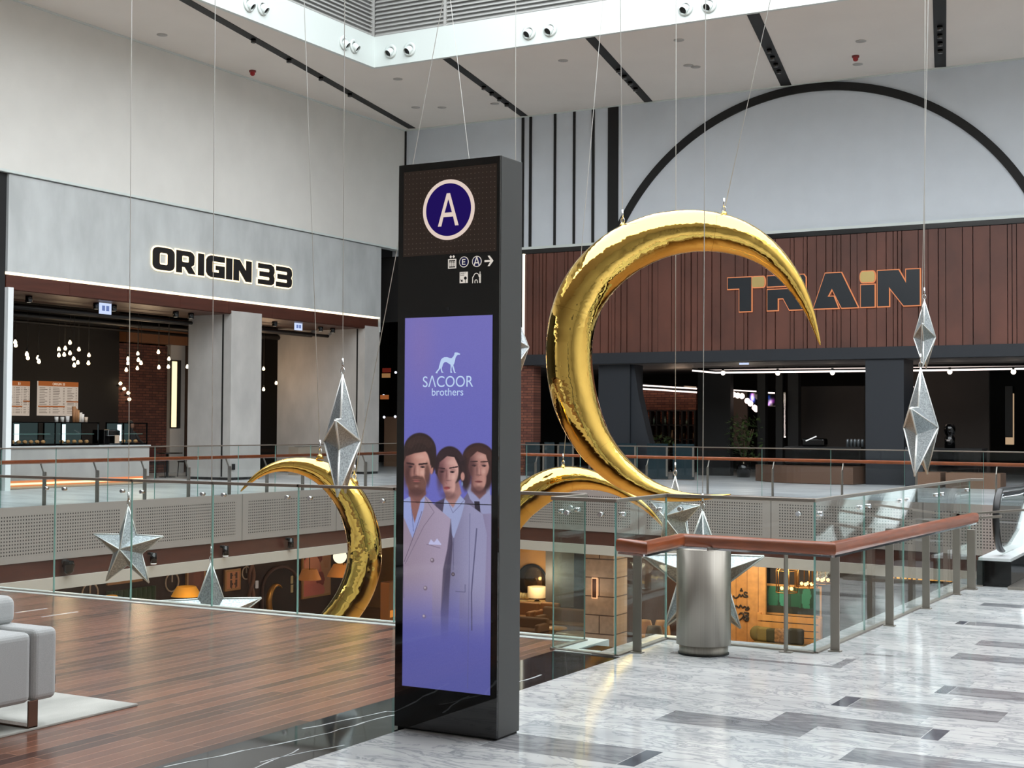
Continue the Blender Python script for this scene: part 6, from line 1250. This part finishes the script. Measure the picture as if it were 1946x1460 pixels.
# Arabic lettering on the pine wall, built from brush strokes
p0 = un(1405, 1136, 'Y', YL-.13); um2 = abs(float(un(1425, 1136, 'Y', YL-.13)[0]-p0[0]))/20
t = thing('wall_lettering', 'dark Arabic lettering and number on the light pine wall', 'lettering', p0)
def stroke3(pts, r=.035): 
    P_ = [np.array((float(p0[0])+(x-1405)*um2, YL-.025, float(p0[2])-(y-1136)*um2)) for x, y in pts]; Q, _ = resample(P_, [r]*len(P_), 3); return G().tube(Q, r, 6)
MINK = mat('ink_dark', (46, 34, 28), .7)
for nm, sts in (('word', [[(1418, 1128), (1414, 1126), (1412, 1129), (1416, 1132), (1419, 1134), (1412, 1135), (1409, 1131), (1406, 1135), (1403, 1131), (1400, 1136), (1394, 1138), (1391, 1134)]]), ('word', [[(1420, 1152), (1417, 1155), (1413, 1152), (1409, 1155), (1405, 1150), (1402, 1155), (1397, 1152), (1393, 1154)], [(1414, 1158), (1420, 1157), (1421, 1154)]]), ('numeral', [[(1402, 1168), (1406, 1164), (1411, 1167), (1409, 1172), (1403, 1178)], [(1414, 1168), (1417, 1173), (1413, 1177), (1411, 1173), (1415, 1170)], [(1412, 1163), (1421, 1164)], [(1421, 1167), (1417, 1168), (1420, 1172), (1419, 1177), (1414, 1178)]])):
    g = G()
    for st in sts: b = stroke3(st, .022); g.add(b.v, b.f, 0, True)
    if nm == 'word': 
        for dx, dy in ((1405, 1124), (1408, 1124), (1406.5, 1121)): 
            if sts[0][0][1] < 1140: c0 = (float(p0[0])+(dx-1405)*um2, YL-.025, float(p0[2])-(dy-1136)*um2); g.ball(c0, .028, 6)
    g.build(nm, MINK, t)
# green framed painting, bench, cushions, lanterns
a, b = un(1456, 1113, 'Y', YL+.35), un(1548, 1170, 'Y', YL+.35); t = thing('wall_painting', 'wide green painting in a pine frame above the bench', 'picture', a)
G().box(a[0]-.06, b[0]+.2, YL+.36, YL+.4, b[2]-.06, a[2]+.06).build('frame', MPINE, t)
im = blob_img(60, 30, (34, 66, 50), [(.12, .4, .1, .5, (44, 110, 84)), (.32, .35, .08, .45, (64, 150, 124)), (.55, .5, .1, .5, (34, 90, 66)), (.75, .4, .09, .45, (58, 130, 104)), (.9, .6, .1, .4, (30, 60, 46)), (.5, .95, .6, .22, (40, 44, 38)), (.2, .9, .3, .2, (60, 58, 46))])
grid_picture('canvas', (a[0], YL+.355, a[2]), (b[0]+.15-a[0], 0, 0), (0, 0, b[2]-a[2]), 60, 30, im, MATS['painted'], t)
x0, x1 = X_at(1440, YL-.1, 1180), X_at(1560, YL-.1, 1180); zb5 = float(un(1500, 1172, 'Y', YL-.1)[2])
t = thing('slatted_bench', 'pine slatted high-back bench with an olive seat', 'bench', ((x0+x1)/2, YL-.4, ZL))
for k in range(5): G().box(x0, x1, YL-.12, YL-.06, zb5-.2*(k+1)+.03, zb5-.2*k).build('slat', MPINE, t)
for x in (x0+.03, x1-.03): G().box(x-.05, x+.05, YL-.08, YL, ZL, zb5+.05).build('post', MPINE, t)
G().box(x0, x1, YL-.95, YL-.12, ZL+.1, ZL+.46).build('seat_cushion', mat('olive_fabric', (118, 96, 52), .85), t, .05, 3)
for k, (px, w, c_, lb) in enumerate(((1437, .42, (120, 104, 56), 'round olive cushion at the left end of the pine bench'), (1452, .42, (132, 112, 60), 'square olive cushion second from the left on the pine bench'), (1469, .40, (70, 66, 44), 'dark green cushion in the middle of the pine bench'), (1486, .42, (150, 110, 74), 'leaf-patterned cushion on the pine bench'), (1514, .46, (54, 50, 38), 'dark charcoal cushion at the right on the pine bench'))):
    x = X_at(px, YL-.4, 1195); tag((G().ball((x, YL-.30, ZL+.46+w*.48), w/2*1.1, 14, sc=(1, .34, 1)) if k == 0 else G().box(x-w/2, x+w/2, YL-.42-.03*k, YL-.26-.03*k, ZL+.46, ZL+.46+w)).build('cushion', mat('cushion%d' % k, c_, .9, noise=(14, .5, (1, 1, 1)) if k == 3 else None), None, .0 if k == 0 else .07, 4), lb, 'cushion')
def lantern(px, py, label):
    p = un(px, py, 'Y', YL-1.4); t = thing('lantern', label, 'lantern', p); g = G(); r = .30
    for k in range(6): a0 = k*math.pi/3; g.tube([(p[0]+r*math.cos(a0), p[1]+r*math.sin(a0), p[2]-.3), (p[0]+r*math.cos(a0), p[1]+r*math.sin(a0), p[2]+.3), (p[0], p[1], p[2]+.62)], .014, 5)
    for z in (-.3, .3): g.tube([(p[0]+r*math.cos(a), p[1]+r*math.sin(a), p[2]+z) for a in np.linspace(0, 2*math.pi, 13)], .014, 5, cap=False)
    g.build('cage', mat('brass_wire', (150, 104, 54), .35, .8), t)
    for k in range(4): G().ball((p[0]+.14*math.cos(k*1.6), p[1]+.14*math.sin(k*1.6), p[2]-.2), .05, 8).build('candle_bulb', emis('candle_glow', (255, 200, 120), 4.), t)
    G().tube([(p[0], p[1], p[2]+.6), (p[0], p[1], -1.6)], .01, 5).build('cord', MBLK, t)
lantern(1495, 1105, 'brass cage lantern hanging before the green painting'); lantern(1564, 1088, 'brass cage lantern hanging behind the glass corner edge'); lantern(1533, 1096, 'brass cage lantern just left of the glass corner edge')
for px in (1380, 1420, 1490, 1560): lamp('POINT', (X_at(px, YL-1.8), YL-1.8, -2.2), 70, (1, .86, .64), .3, name='lower_glow')
# pine table left of bench behind the bin
round_table('small pine table behind the steel bin', 1282, YL-2.4, .5, .6, MPINE)
# amber light line on the right part of the lower level
xg0, xg1 = X_at(1690, YL-1.0, 1095), X_at(1880, YL-1.0, 1103); zg = float(un(1780, 1102, 'Y', YL-1.0)[2])
t = thing('planter_wall', 'low dark wall topped by a ragged line of amber lights', 'low wall', ((xg0+xg1)/2, YL-1, ZL)); G().box(xg0-.5, xg1+1, YL-1.0, YL-.6, ZL, zg-.05).build('wall', mat('planter_brown', (64, 48, 40), .8), t); x = xg0
while x < xg1: w = random.uniform(.06, .16); G().box(x, x+w, YL-.8, YL-.78, zg-.05, zg+random.uniform(.2, .5)).build('flame_light', emis('amber_flame', (255, 176, 70), 2.2), t); x += w+random.uniform(0, .08)
